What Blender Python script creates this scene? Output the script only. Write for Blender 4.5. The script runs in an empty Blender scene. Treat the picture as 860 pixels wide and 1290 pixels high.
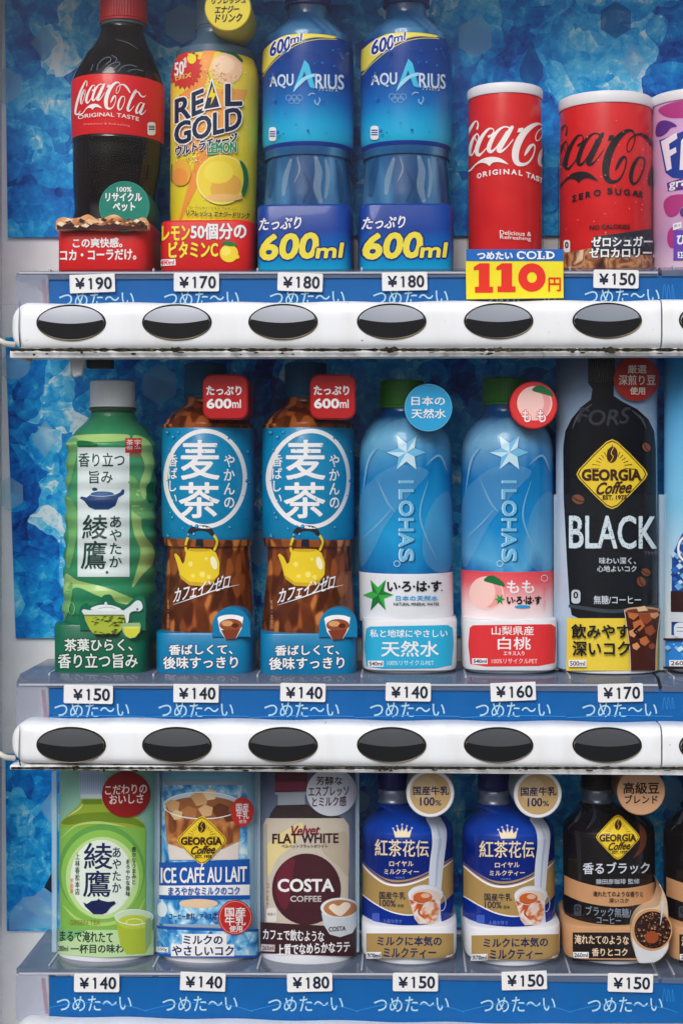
import bpy, bmesh, math, random
import numpy as np
from mathutils import Vector, geometry
R_ = math.radians
random.seed(7)
SC = bpy.context.scene

# ---------------------------------------------------------------- camera, light, exposure
S = .0005                      # metres per photograph pixel at the product fronts
F = 1930.; D = F * S; HZ = 590.; YAW = R_(2.5)
CAM = np.array([D * math.tan(YAW), -D, 0.])
cd = bpy.data.cameras.new('camera'); co = bpy.data.objects.new('camera', cd); SC.collection.objects.link(co)
co.location = CAM; co.rotation_euler = (R_(90), 0, YAW)
cd.sensor_fit = 'AUTO'; cd.sensor_width = 36; cd.lens = F / 1290 * 36; cd.shift_y = -(645 - HZ) / 1290
cd.clip_start = .05; cd.clip_end = 500
SC.camera = co
SUN_EL, SUN_AZ = R_(37), R_(195)
w = bpy.data.worlds.new('World'); SC.world = w; w.use_nodes = True
nt = w.node_tree; bg = nt.nodes['Background']
sky = nt.nodes.new('ShaderNodeTexSky'); sky.sky_type = 'NISHITA'; sky.sun_disc = False
sky.sun_elevation = SUN_EL; sky.sun_rotation = SUN_AZ; sky.air_density = .8; sky.dust_density = 2.5; sky.ozone_density = .6
hs_ = nt.nodes.new('ShaderNodeHueSaturation'); hs_.inputs['Saturation'].default_value = .6; hs_.inputs['Hue'].default_value = .465
wtc = nt.nodes.new('ShaderNodeTexCoord'); wsx = nt.nodes.new('ShaderNodeSeparateXYZ'); wmr = nt.nodes.new('ShaderNodeMapRange'); wmx = nt.nodes.new('ShaderNodeMix')
wmr.inputs[1].default_value = .1; wmr.inputs[2].default_value = .34; wmr.inputs[3].default_value = .13; wmr.inputs[4].default_value = 1; wmx.data_type = 'RGBA'; wmx.blend_type = 'MULTIPLY'; wmx.inputs[0].default_value = 1
nt.links.new(wtc.outputs['Generated'], wsx.inputs[0]); nt.links.new(wsx.outputs[2], wmr.inputs[0])      # low sky dimmed in the shader, standing in for unseen surroundings
nt.links.new(sky.outputs[0], hs_.inputs['Color']); nt.links.new(hs_.outputs[0], wmx.inputs[6]); nt.links.new(wmr.outputs[0], wmx.inputs[7]); nt.links.new(wmx.outputs[2], bg.inputs[0]); bg.inputs[1].default_value = .12
sl = bpy.data.lights.new('sun', 'SUN'); so = bpy.data.objects.new('sun', sl); SC.collection.objects.link(so)
sl.energy = 1.5; sl.angle = R_(28); sl.color = (1, .99, .955)
sd = Vector((math.sin(SUN_AZ) * math.cos(SUN_EL), math.cos(SUN_AZ) * math.cos(SUN_EL), math.sin(SUN_EL)))
so.rotation_euler = sd.to_track_quat('Z', 'Y').to_euler()
SC.view_settings.view_transform = 'Standard'; SC.view_settings.look = 'None'
SC.view_settings.exposure = .22; SC.view_settings.gamma = 1
SC.render.engine = 'CYCLES'; SC.cycles.transparent_max_bounces = 24; SC.cycles.max_bounces = 8

# ---------------------------------------------------------------- pixel to place
def at(px, py, Y):
    px = np.asarray(px, float); py = np.asarray(py, float); Y = np.asarray(Y, float)
    a = (px - 430) / F; b = (HZ - py) / F
    dx = -math.sin(YAW) + a * math.cos(YAW); dy = math.cos(YAW) + a * math.sin(YAW)
    t = (Y * S + D) / dy
    return np.stack(np.broadcast_arrays(CAM[0] + dx * t, Y * S, CAM[2] + b * t), -1)
def pxs(px, Y): return float(at(px + .5, HZ, Y)[0] - at(px - .5, HZ, Y)[0])

# ---------------------------------------------------------------- materials
def lin(c):
    return tuple(((v / 255) / 12.92 if v / 255 <= .04045 else ((v / 255 + .055) / 1.055) ** 2.4) for v in c)
MATS = {}
def principled(name):
    m = bpy.data.materials.new(name); m.use_nodes = True
    return m, m.node_tree, m.node_tree.nodes['Principled BSDF']
def mat(c, rough=.42, metal=0, coat=0, name='print', alpha=1, grain=0, spec=.24):
    k = (tuple(c), rough, metal, coat, name, alpha, grain, spec)
    if k in MATS: return MATS[k]
    m, t, p = principled(name)
    p.inputs['Base Color'].default_value = (*lin(c), 1)
    p.inputs['Roughness'].default_value = rough; p.inputs['Metallic'].default_value = metal
    p.inputs['Coat Weight'].default_value = coat * .7; p.inputs['Alpha'].default_value = alpha
    p.inputs['Coat Roughness'].default_value = .08
    p.inputs['Specular IOR Level'].default_value = spec
    if grain:
        tc = t.nodes.new('ShaderNodeTexCoord'); n = t.nodes.new('ShaderNodeTexNoise'); n.inputs['Scale'].default_value = 90; n.inputs['Detail'].default_value = 6
        r = t.nodes.new('ShaderNodeMix'); r.data_type = 'RGBA'; r.blend_type = 'MULTIPLY'
        cr = t.nodes.new('ShaderNodeValToRGB'); cr.color_ramp.elements[0].color = (1 - grain,) * 3 + (1,); cr.color_ramp.elements[0].position = .35; cr.color_ramp.elements[1].position = .65
        t.links.new(tc.outputs['Object'], n.inputs['Vector']); t.links.new(n.outputs[0], cr.inputs[0])
        r.inputs[0].default_value = 1; r.inputs[6].default_value = (*lin(c), 1); t.links.new(cr.outputs[0], r.inputs[7]); t.links.new(r.outputs[2], p.inputs['Base Color'])
    MATS[k] = m; return m
BASE = np.zeros(3)
def grad(stops, rough=.4, coat=0, name='print_gradient', Y=30, noise=0, nscale=60, stretch=(1, 1, 1)):
    """printed colour gradient down the height of the part; stops are (photo y, colour)"""
    m, t, p = principled(name)
    zs = [float(at(430, y, Y)[2] - BASE[2]) for y, _ in stops]
    tc = t.nodes.new('ShaderNodeTexCoord'); sx = t.nodes.new('ShaderNodeSeparateXYZ'); mr = t.nodes.new('ShaderNodeMapRange')
    cr = t.nodes.new('ShaderNodeValToRGB')
    t.links.new(tc.outputs['Object'], sx.inputs[0]); t.links.new(sx.outputs[2], mr.inputs[0])
    mr.inputs[1].default_value = zs[0]; mr.inputs[2].default_value = zs[-1]
    e = cr.color_ramp.elements
    for i, ((y, c), z) in enumerate(zip(stops, zs)):
        pos = (z - zs[0]) / (zs[-1] - zs[0])
        el = e[0] if i == 0 else (e[1] if i == len(stops) - 1 else e.new(pos))
        if i == len(stops) - 1: el = e[len(e) - 1]
        el.position = pos; el.color = (*lin(c), 1)
    fac = mr.outputs[0]
    if noise:
        mp = t.nodes.new('ShaderNodeMapping'); mp.inputs['Scale'].default_value = stretch
        n = t.nodes.new('ShaderNodeTexNoise'); n.inputs['Scale'].default_value = nscale; n.inputs['Detail'].default_value = 3; n.inputs['Distortion'].default_value = 1.2
        t.links.new(tc.outputs['Object'], mp.inputs[0]); t.links.new(mp.outputs[0], n.inputs['Vector'])
        ma = t.nodes.new('ShaderNodeMath'); ma.operation = 'MULTIPLY_ADD'; ma.inputs[1].default_value = noise
        sb = t.nodes.new('ShaderNodeMath'); sb.operation = 'SUBTRACT'; sb.inputs[1].default_value = noise * .5
        t.links.new(n.outputs[0], ma.inputs[0]); t.links.new(fac, ma.inputs[2]); t.links.new(ma.outputs[0], sb.inputs[0]); fac = sb.outputs[0]
    t.links.new(fac, cr.inputs[0]); t.links.new(cr.outputs[0], p.inputs['Base Color'])
    p.inputs['Roughness'].default_value = rough; p.inputs['Coat Weight'].default_value = coat * .7; p.inputs['Specular IOR Level'].default_value = .18
    return m
def mottled(stops, scale=40, rough=.35, coat=0, name='mottled_print', dist=1.0, detail=5, vor=False, stretch=(1, 1, 1), rot=0):
    m, t, p = principled(name)
    tc = t.nodes.new('ShaderNodeTexCoord'); cr = t.nodes.new('ShaderNodeValToRGB')
    mp = t.nodes.new('ShaderNodeMapping'); mp.inputs['Scale'].default_value = stretch; mp.inputs['Rotation'].default_value = (0, rot, 0)
    t.links.new(tc.outputs['Object'], mp.inputs[0])
    if vor:
        n = t.nodes.new('ShaderNodeTexVoronoi'); n.feature = 'SMOOTH_F1'; n.inputs['Smoothness'].default_value = .45; n.inputs['Scale'].default_value = scale
        s_ = t.nodes.new('ShaderNodeSeparateColor'); t.links.new(n.outputs['Color'], s_.inputs[0]); o = s_.outputs[0]
    else:
        n = t.nodes.new('ShaderNodeTexNoise'); n.inputs['Scale'].default_value = scale; n.inputs['Detail'].default_value = detail; n.inputs['Distortion'].default_value = dist
        o = n.outputs[0]
    t.links.new(mp.outputs[0], n.inputs['Vector']); t.links.new(o, cr.inputs[0])
    e = cr.color_ramp.elements
    for i, (pos, c) in enumerate(stops):
        el = e[i] if i < 2 else e.new(pos)
        el.position = pos; el.color = (*lin(c), 1)
    t.links.new(cr.outputs[0], p.inputs['Base Color'])
    p.inputs['Roughness'].default_value = rough; p.inputs['Coat Weight'].default_value = coat * .7; p.inputs['Specular IOR Level'].default_value = .18
    return m
def clear(name, tint=(235, 240, 250), body=.05, rough=.04, gl=1.0, ior=1.45, smear=.02):
    """thin clear sheet: see-through, a faint body tint and a Fresnel reflection"""
    m = bpy.data.materials.new(name); m.use_nodes = True; t = m.node_tree
    for n in list(t.nodes):
        if n.type == 'BSDF_PRINCIPLED': t.nodes.remove(n)
    out = [n for n in t.nodes if n.type == 'OUTPUT_MATERIAL'][0]
    tr = t.nodes.new('ShaderNodeBsdfTransparent'); df = t.nodes.new('ShaderNodeBsdfDiffuse'); gs = t.nodes.new('ShaderNodeBsdfGlossy')
    df.inputs[0].default_value = (*lin(tint), 1); gs.inputs['Roughness'].default_value = rough
    gs.inputs[0].default_value = (gl, gl, gl, 1)
    m1 = t.nodes.new('ShaderNodeMixShader'); m2 = t.nodes.new('ShaderNodeMixShader'); fr = t.nodes.new('ShaderNodeFresnel'); fr.inputs[0].default_value = ior
    tc = t.nodes.new('ShaderNodeTexCoord'); mp = t.nodes.new('ShaderNodeMapping'); mp.inputs['Scale'].default_value = (1, 1, .12); nz = t.nodes.new('ShaderNodeTexNoise'); nz.inputs['Scale'].default_value = 55; nz.inputs['Detail'].default_value = 5
    rm = t.nodes.new('ShaderNodeMapRange'); rm.inputs[1].default_value = .5; rm.inputs[2].default_value = .75; rm.inputs[3].default_value = body; rm.inputs[4].default_value = body + smear
    t.links.new(tc.outputs['Object'], mp.inputs[0]); t.links.new(mp.outputs[0], nz.inputs['Vector']); t.links.new(nz.outputs[0], rm.inputs[0]); t.links.new(rm.outputs[0], m1.inputs[0])
    t.links.new(tr.outputs[0], m1.inputs[1]); t.links.new(df.outputs[0], m1.inputs[2])
    gm = t.nodes.new('ShaderNodeNewGeometry'); iv = t.nodes.new('ShaderNodeMath'); iv.operation = 'SUBTRACT'; iv.inputs[0].default_value = 1; mu = t.nodes.new('ShaderNodeMath'); mu.operation = 'MULTIPLY'
    t.links.new(gm.outputs['Backfacing'], iv.inputs[1]); t.links.new(iv.outputs[0], mu.inputs[0]); t.links.new(fr.outputs[0], mu.inputs[1]); t.links.new(mu.outputs[0], m2.inputs[0]); t.links.new(m1.outputs[0], m2.inputs[1]); t.links.new(gs.outputs[0], m2.inputs[2])
    t.links.new(m2.outputs[0], out.inputs[0])
    return m

# ---------------------------------------------------------------- objects
def setp(o, label=None, cat=None, group=None, kind=None):
    if label: o['label'] = label
    if cat: o['category'] = cat
    if group: o['group'] = group
    if kind: o['kind'] = kind
    return o
def thing(name, label, cat, base, group=None):
    global BASE
    o = bpy.data.objects.new(name, None); SC.collection.objects.link(o)
    o.empty_display_size = .01; o.location = base; BASE = np.array(base, float)
    return setp(o, label, cat, group)
def link(name, V, FM, parent, label=None):
    """V world points, FM list of (face, material)"""
    me = bpy.data.meshes.new(name)
    ms = []; idx = {}
    for f, m in FM:
        if m.name not in idx: idx[m.name] = len(ms); ms.append(m)
    me.from_pydata([tuple(v) for v in (np.asarray(V) - BASE)], [], [f for f, m in FM])
    for m in ms: me.materials.append(m)
    me.polygons.foreach_set('material_index', [idx[m.name] for f, m in FM])
    me.polygons.foreach_set('use_smooth', [True] * len(FM))
    me.update(); me.set_sharp_from_angle(angle=R_(38))
    o = bpy.data.objects.new(name, me); SC.collection.objects.link(o)
    if parent is None: o.location = BASE
    else:
        o.parent = parent
        if parent.parent or parent.type == 'MESH': pass
    if label: o['label'] = label
    return o
def copy_tree(o, dx, label, spin=3):
    c = o.copy(); SC.collection.objects.link(c); c.location.x += dx; c['label'] = label; c.rotation_euler = (0, 0, R_(spin))
    def kids(a, b):
        for ch in [x for x in SC.objects if x.parent == a]:
            d = ch.copy(); SC.collection.objects.link(d); d.parent = b; kids(ch, d)
    kids(o, c)
    return c

# ---------------------------------------------------------------- flat artwork, wrapped on a surface later
def crom(pts, k=7, closed=False):
    P = np.array(pts, float); n = len(P); out = []
    if n < 3: return P
    for i in range(n if closed else n - 1):
        p0, p1, p2, p3 = (P[(i - 1) % n], P[i], P[(i + 1) % n], P[(i + 2) % n]) if closed else (P[max(i - 1, 0)], P[i], P[i + 1], P[min(i + 2, n - 1)])
        for j in range(k):
            t = j / k
            out.append(.5 * (2 * p1 + (p2 - p0) * t + (2 * p0 - 5 * p1 + 4 * p2 - p3) * t * t + (3 * p1 - p0 - 3 * p2 + p3) * t ** 3))
    if not closed: out.append(P[-1])
    return np.array(out)
TXT = {}
def glyphs(s):
    if s not in TXT:
        c = bpy.data.curves.new('t', 'FONT'); c.body = s; c.resolution_u = 3
        o = bpy.data.objects.new('t', c); m = bpy.data.meshes.new_from_object(o)
        TXT[s] = (np.array([v.co[:2] for v in m.vertices]).reshape(-1, 2), [tuple(p.vertices) for p in m.polygons])
        bpy.data.objects.remove(o); bpy.data.curves.remove(c); bpy.data.meshes.remove(m)
    return TXT[s]
class Art:
    def __init__(s, ox=0, oy=0, sc=1): s.o = np.array([ox, oy], float); s.sc = sc; s.items = []; s.h = .35
    def zoom(s, ox, oy, sc): s.o = np.array([ox, oy], float); s.sc = sc; return s
    def P(s, pts): return np.asarray(pts, float) / s.sc + s.o
    def add(s, V, faces, m, dh=.055, hv=None):
        s.h += dh; s.items.append((V, faces, m, s.h if hv is None else s.h + hv))
    def poly(s, pts, m, smooth=False):
        V = s.P(crom(pts, closed=True) if smooth else pts)
        tri = geometry.tessellate_polygon([[Vector((x, y, 0)) for x, y in V]])
        s.add(V, [tuple(t) for t in tri], m); return s
    def ell(s, cx, cy, rx, ry, m, a=0, n=40):
        t = np.linspace(0, 2 * np.pi, n, endpoint=False); c, q = math.cos(R_(a)), math.sin(R_(a))
        x, y = rx * np.cos(t), ry * np.sin(t)
        s.add(s.P(np.stack([cx + x * c - y * q, cy + x * q + y * c], 1)), [tuple(range(n))], m, dh=.003 if n <= 12 else .055); return s
    def ring(s, cx, cy, rx, ry, w, m, n=64, a0=0, a1=360):
        full = a1 - a0 >= 360
        t = np.radians(np.linspace(a0, a1, n, endpoint=not full)); k = len(t)
        o = np.stack([cx + rx * np.cos(t), cy + ry * np.sin(t)], 1); i = np.stack([cx + (rx - w) * np.cos(t), cy + (ry - w) * np.sin(t)], 1)
        s.add(s.P(np.concatenate([o, i])), [(j, (j + 1) % k, k + (j + 1) % k, k + j) for j in range(k if full else k - 1)], m); return s
    def rect(s, x0, y0, x1, y1, m, r=0, rot=0):
        if r:
            p = []
            for cx, cy, a in ((x1 - r, y1 - r, 0), (x0 + r, y1 - r, 90), (x0 + r, y0 + r, 180), (x1 - r, y0 + r, 270)):
                for k in range(5): t = R_(a + k * 22.5); p.append((cx + r * math.cos(t), cy + r * math.sin(t)))
        else: p = [(x0, y0), (x1, y0), (x1, y1), (x0, y1)]
        p = np.array(p); c = np.array([(x0 + x1) / 2, (y0 + y1) / 2]); t = R_(rot); p = (p - c) @ np.array([[math.cos(t), math.sin(t)], [-math.sin(t), math.cos(t)]]) + c
        s.add(s.P(p), [tuple(range(len(p)))], m); return s
    def stroke(s, pts, w, m, k=7, smooth=True, cap=True):
        pts = np.array(pts, float); W = np.full(len(pts), w, float) if np.isscalar(w) else np.array(w, float)
        q = np.concatenate([pts, W[:, None]], 1)
        q = crom(q, k) if smooth and len(q) > 2 else q
        p, W = q[:, :2], np.maximum(q[:, 2], .3)
        d = np.gradient(p, axis=0); d /= np.maximum(np.linalg.norm(d, axis=1), 1e-6)[:, None]
        nrm = np.stack([-d[:, 1], d[:, 0]], 1) * W[:, None] / 2; n = len(p)
        V = np.concatenate([p + nrm, p - nrm]); hv = np.concatenate([np.arange(n), np.arange(n)]) * .0015
        s.add(s.P(V), [(j, j + 1, n + j + 1, n + j) for j in range(n - 1)], m, hv=hv)
        if cap:
            for e in (0, -1):
                t = np.linspace(0, 2 * np.pi, 10, endpoint=False)
                s.add(s.P(np.stack([p[e, 0] + W[e] / 2 * np.cos(t), p[e, 1] + W[e] / 2 * np.sin(t)], 1)), [tuple(range(10))], m, dh=.004)
        return s
    def text(s, st, x0, y0, x1, y1, m, b=0, shear=0, rot=0, sk=0, arc=0, out=None, od=0, fill=True):
        """glyphs stretched to the box; b embolden, sk vertical skew, arc ends dip, out/od outline"""
        b *= .6
        V, Fc = glyphs(st)
        if not len(V): return s
        lo, hi = V.min(0), V.max(0); u = (V - lo) / np.maximum(hi - lo, 1e-6)
        W, H = x1 - x0, y1 - y0
        x = u[:, 0] * W - W / 2; y = (.5 - u[:, 1]) * H
        x = x - shear * y
        y = y + sk * x + arc * (x / (W / 2)) ** 2
        t = R_(rot); X = x * math.cos(t) - y * math.sin(t) + (x0 + x1) / 2; Y = x * math.sin(t) + y * math.cos(t) + (y0 + y1) / 2
        B = np.stack([X, Y], 1)
        def stamp(d, mm):
            n = 8 if d > .8 * s.sc / 3 else 6
            for k in range(n):
                a = 2 * math.pi * (k + .5) / n; s.add(s.P(B + d * np.array([math.cos(a), math.sin(a)])), Fc, mm, dh=.004 if k else .045)
        if out: stamp(od + b, out)
        if fill:
            if b: stamp(b, m)
            s.add(s.P(B), Fc, m, dh=.004 if b else .045)
        return s
    def vtext(s, st, x0, y0, x1, y1, m, b=0):
        n = len(st); ch = (y1 - y0) / n; cw = x1 - x0
        for i, c in enumerate(st):
            V, Fc = glyphs(c); lo, hi = V.min(0), V.max(0)
            sz = min(1.08, (hi - lo).max() * 1.08)
            k = np.array([cw, ch]); e = (V - (lo + hi) / 2) * k * 1.0
            B = np.stack([(x0 + x1) / 2 + e[:, 0], y0 + ch * (i + .5) - e[:, 1]], 1)
            if b:
                for a in range(4): s.add(s.P(B + b * np.array([math.cos(a * 1.57 + .7), math.sin(a * 1.57 + .7)])), Fc, m, dh=.004)
            s.add(s.P(B), Fc, m, dh=.004 if b else .02)
        return s
    def mesh(s, surf):
        """cut the artwork along the surface's curvature and wrap it"""
        bm = bmesh.new(); ms = {}; ml = []
        for V, fc, m, h in s.items:
            hh = np.broadcast_to(np.asarray(h, float), (len(V),))
            vs = [bm.verts.new((v[0], v[1], z * 10)) for v, z in zip(V, hh)]
            if m.name not in ms: ms[m.name] = len(ml); ml.append(m)
            for f in fc:
                try: bm.faces.new([vs[i] for i in f]).material_index = ms[m.name]
                except ValueError: pass
        xs, ys, clipx = surf.cuts()
        bmesh.ops.triangulate(bm, faces=[f for f in bm.faces if len(f.verts) > 4])
        def bis(c, nrm, clr=False):
            bmesh.ops.bisect_plane(bm, geom=bm.verts[:] + bm.edges[:] + bm.faces[:], dist=1e-5, plane_co=c, plane_no=nrm, clear_outer=clr)
        if clipx:
            bis((clipx[0], 0, 0), (-1, 0, 0), True); bis((clipx[1], 0, 0), (1, 0, 0), True)
        for x in xs: bis((x, 0, 0), (1, 0, 0))
        for y in ys: bis((0, y, 0), (0, 1, 0))
        bm.verts.index_update()
        A = np.array([v.co[:] for v in bm.verts]).reshape(-1, 3)
        fm = [(tuple(v.index for v in f.verts)[::-1], ml[f.material_index]) for f in bm.faces]
        bm.free()
        return (surf.wrap(A[:, 0], A[:, 1], A[:, 2] / 10) if len(A) else A), fm

class Plane:
    def __init__(s, Y): s.Y = Y
    def cuts(s): return [], [], None
    def wrap(s, px, py, h): return at(px, py, s.Y - h)
class Lathe:
    """turned or rounded-box body; prof = (photo y of the front, centre x, half width)"""
    def __init__(s, prof, Y=88, n=2, dep=1., tilt=0, ref=None, smooth=0, seg=72):
        s.Y, s.n, s.dep, s.tilt, s.seg = Y, n, dep, tilt, seg
        P = np.array(prof, float)
        if smooth: P = crom(P, smooth)
        s.P = P; z = []; X = []; RR = []
        for py, cx, hw in P:
            Yf = Y - hw * dep; r = ref if ref is not None else (Y if n == 2 else Yf)
            z.append(at(cx, py, Yf)[2]); X.append(at(cx, py, r)[0]); RR.append(hw * pxs(cx, r))
        s.z, s.X, s.R = np.array(z), np.array(X), np.array(RR)
        s.vary = (s.P[:, 2].max() - s.P[:, 2].min() > .8) or abs(np.ptp(s.P[:, 1])) > 2
    def body(s, m, cap=True):
        t = np.linspace(0, 2 * np.pi, s.seg, endpoint=False); e = 2 / s.n
        c = np.sign(np.cos(t)) * np.abs(np.cos(t)) ** e; q = np.sign(np.sin(t)) * np.abs(np.sin(t)) ** e
        V = []; k = s.seg
        for z, X, R in zip(s.z, s.X, s.R):
            V.append(np.stack([X + R * c, s.Y * S - s.dep * R * q, z - s.tilt * R * c], 1))
        n = len(s.z); V = np.concatenate(V)
        fm = [((i * k + j, (i + 1) * k + j, (i + 1) * k + (j + 1) % k, i * k + (j + 1) % k), m) for i in range(n - 1) for j in range(k)]
        if cap: fm += [(tuple(range(k)), m), (tuple(range((n - 1) * k, n * k))[::-1], m)]
        return V, fm
    def cuts(s):
        cx = float(np.mean(s.P[:, 1])); hw = float(s.P[:, 2].max())
        # edges as the photo sees them at the front
        f = 1 if s.n == 2 else 1
        if s.n == 2: xs = [cx + hw * 1.0 * math.sin(R_(a)) for a in range(-80, 81, 4)]
        else: xs = [cx + sg * hw * v for v in (.3, .5, .62, .72, .8, .86, .91, .95, .98) for sg in (-1, 1)] + [cx]
        ys = list(np.arange(s.P[:, 0].min(), s.P[:, 0].max(), 5.)) if s.vary else []
        return xs, ys, (cx - hw * 1.03, cx + hw * 1.03)
    def wrap(s, px, py, h):
        Y = np.full(len(px), s.Y - s.P[:, 2].mean() * s.dep); o = np.argsort(s.z)
        zz, XX, RR = s.z[o], s.X[o], s.R[o]; cx = XX.mean()
        for _ in range(8):
            P = at(px, py, Y); zq = P[:, 2] + s.tilt * (P[:, 0] - cx)
            cx = np.interp(zq, zz, XX); R = np.interp(zq, zz, RR); dx = P[:, 0] - cx
            qq = np.clip(np.abs(dx / R), 0, .985); w_ = (1 - qq ** s.n) ** (1 / s.n)
            Y = (s.Y * S - s.dep * R * w_) / S
        sg = np.sign(dx); nx = sg * qq ** (s.n - 1) / R; ny = -w_ ** (s.n - 1) / (s.dep * R); L = np.hypot(nx, ny)
        return np.stack([cx + sg * qq * R + nx / L * h * S, Y * S + ny / L * h * S, P[:, 2]], 1)
def make(name, parent, surf, m, art=None, label=None, cap=True):
    V, fm = surf.body(m, cap)
    if art is not None and art.items:
        V2, f2 = art.mesh(surf); n = len(V)
        V = np.concatenate([V, V2]); fm = fm + [(tuple(i + n for i in f), mm) for f, mm in f2]
    return link(name, V, fm, parent, label)
class Prism:
    """outline in photo pixels at depth Yf, pushed straight back to Yb, with a softened front edge"""
    def __init__(s, pts, Yf, Yb, bev=1.2, mside=None):
        s.p = np.array(pts, float); s.Yf, s.Yb, s.bev, s.ms = Yf, Yb, bev, mside
    def body(s, m, cap=True):
        p = s.p; c = p.mean(0); n = len(p)
        d = np.roll(p, -1, 0) - np.roll(p, 1, 0); d /= np.maximum(np.linalg.norm(d, axis=1), 1e-6)[:, None]
        nr = np.stack([d[:, 1], -d[:, 0]], 1)
        area = .5 * np.sum(p[:, 0] * np.roll(p[:, 1], -1) - np.roll(p[:, 0], -1) * p[:, 1])
        if area < 0: nr = -nr
        inn = p - nr * s.bev
        f0 = at(inn[:, 0], inn[:, 1], s.Yf); f1 = at(p[:, 0], p[:, 1], s.Yf); f1[:, 1] += s.bev * S
        bk = f1.copy(); bk[:, 1] = s.Yb * S
        V = np.concatenate([f0, f1, bk]); ms = s.ms or m
        tri = geometry.tessellate_polygon([[Vector((x, y, 0)) for x, y in inn]])
        fm = [(tuple(t), m) for t in tri] + [((j, (j + 1) % n, n + (j + 1) % n, n + j), m) for j in range(n)] + \
             [((n + j, n + (j + 1) % n, 2 * n + (j + 1) % n, 2 * n + j), ms) for j in range(n)] + [(tuple(2 * n + i for i in t[::-1]), ms) for t in tri]
        return V, fm
    def cuts(s): return [], [], None
    def wrap(s, px, py, h): return at(px, py, s.Yf - h)
def circ(cx, cy, rx, ry=None, n=48):
    t = np.linspace(0, 2 * np.pi, n, endpoint=False); ry = ry or rx
    return np.stack([cx + rx * np.cos(t), cy + ry * np.sin(t)], 1)
def rrect(x0, y0, x1, y1, r, n=6):
    p = []
    for cx, cy, a in ((x1 - r, y1 - r, 0), (x0 + r, y1 - r, 90), (x0 + r, y0 + r, 180), (x1 - r, y0 + r, 270)):
        for k in range(n): t = R_(a + k * 90 / (n - 1)); p.append((cx + r * math.cos(t), cy + r * math.sin(t)))
    return p
def cube(name, parent, x0, x1, z0, z1, y0, y1, m, bev=0):
    """world box in metres"""
    bm = bmesh.new(); bmesh.ops.create_cube(bm, size=1)
    for v in bm.verts: v.co = ((x0 + x1) / 2 + v.co.x * (x1 - x0), (y0 + y1) / 2 + v.co.y * (y1 - y0), (z0 + z1) / 2 + v.co.z * (z1 - z0))
    if bev: bmesh.ops.bevel(bm, geom=bm.edges[:], offset=bev, segments=2, profile=.5, affect='EDGES')
    bm.verts.index_update(); V = [v.co[:] for v in bm.verts]; fm = [(tuple(v.index for v in f.verts), m) for f in bm.faces]; bm.free()
    return link(name, V, fm, parent)

# ---------------------------------------------------------------- shared colours
WHITE = mat((238, 238, 240)); PAPER = mat((226, 226, 226), .5); NAVY = mat((22, 34, 82)); BLACK = mat((18, 18, 22)); INK = mat((24, 34, 60), .5)
RED = mat((214, 32, 34)); DRED = mat((150, 24, 26)); YEL = mat((243, 222, 60)); GOLD = mat((178, 150, 92)); CYAN = mat((60, 190, 228)); TAN = mat((196, 150, 112))
GREEN = mat((30, 120, 60)); BROWN = mat((70, 34, 22)); SKYB = mat((40, 160, 215))

# ================================================================ SETTING: the machine
exec_rows = None
ROWS = [dict(lip=344, bar=(378, 441), floor=(341, 27)), dict(lip=863, bar=(913, 968), floor=(849, 27)), dict(lip=1227, bar=(1300, 1356), floor=(1215, 30))]
FZ = [float(at(430, r['floor'][0], r['floor'][1])[2]) for r in ROWS]      # shelf heights
def fpy(row, Y): return HZ - FZ[row] / ((Y * S + D)) * F                   # photo y of a shelf at depth Y
BASE = np.zeros(3)
g = bpy.data.meshes.new('pavement'); g.from_pydata([(-200, -200, -1.25), (200, -200, -1.25), (200, 200, -1.25), (-200, 200, -1.25)], [], [(0, 1, 2, 3)])
go = bpy.data.objects.new('pavement', g); SC.collection.objects.link(go); go['kind'] = 'structure'; g.materials.append(mat((130, 128, 126), .9, grain=.3, name='pavement'))  # unseen ground, added for bounced light and reflections

VM = thing('vending_machine', 'white drinks vending machine with blue ice backdrop, three clear shelves and rows of oval buttons', 'vending machine', (0, .09, -1.25))
CASE = mat((249, 250, 252), .5, name='case_enamel', grain=.05)
def px_x(px, Y): return float(at(px, HZ, Y)[0])
def px_z(py, Y, px=430): return float(at(px, py, Y)[2])
xL, xR = px_x(3, 170), px_x(1010, -10)
zT, zB = px_z(-95, -40), px_z(1420, -10)
cube('back_wall', VM, xL - .02, xR + .02, zB - .02, zT, .085, .1, CASE)
cube('side_wall', VM, xL - .02, xL, zB, zT, -.018, .0848, CASE)
cube('side_wall', VM, xR, xR + .02, zB, zT, -.018, .0848, CASE)
cube('roof', VM, xL - .02, xR + .02, zT + .0005, zT + .06, -.03, .1, CASE)
cube('sill', VM, xL - .02, xR + .02, zB - .1, zB - .0205, -.03, .1, CASE)
cube('front_frame', VM, xL - .08, xL - .0205, zB - .1, zT + .06, -.03, .1, CASE, .004)
cube('front_frame', VM, xR + .0205, xR + .08, zB - .1, zT + .06, -.03, .1, CASE, .004)
cube('kick_plate', VM, xL - .08, xR + .08, -1.25, zB - .1005, -.03, .1, CASE)

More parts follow.
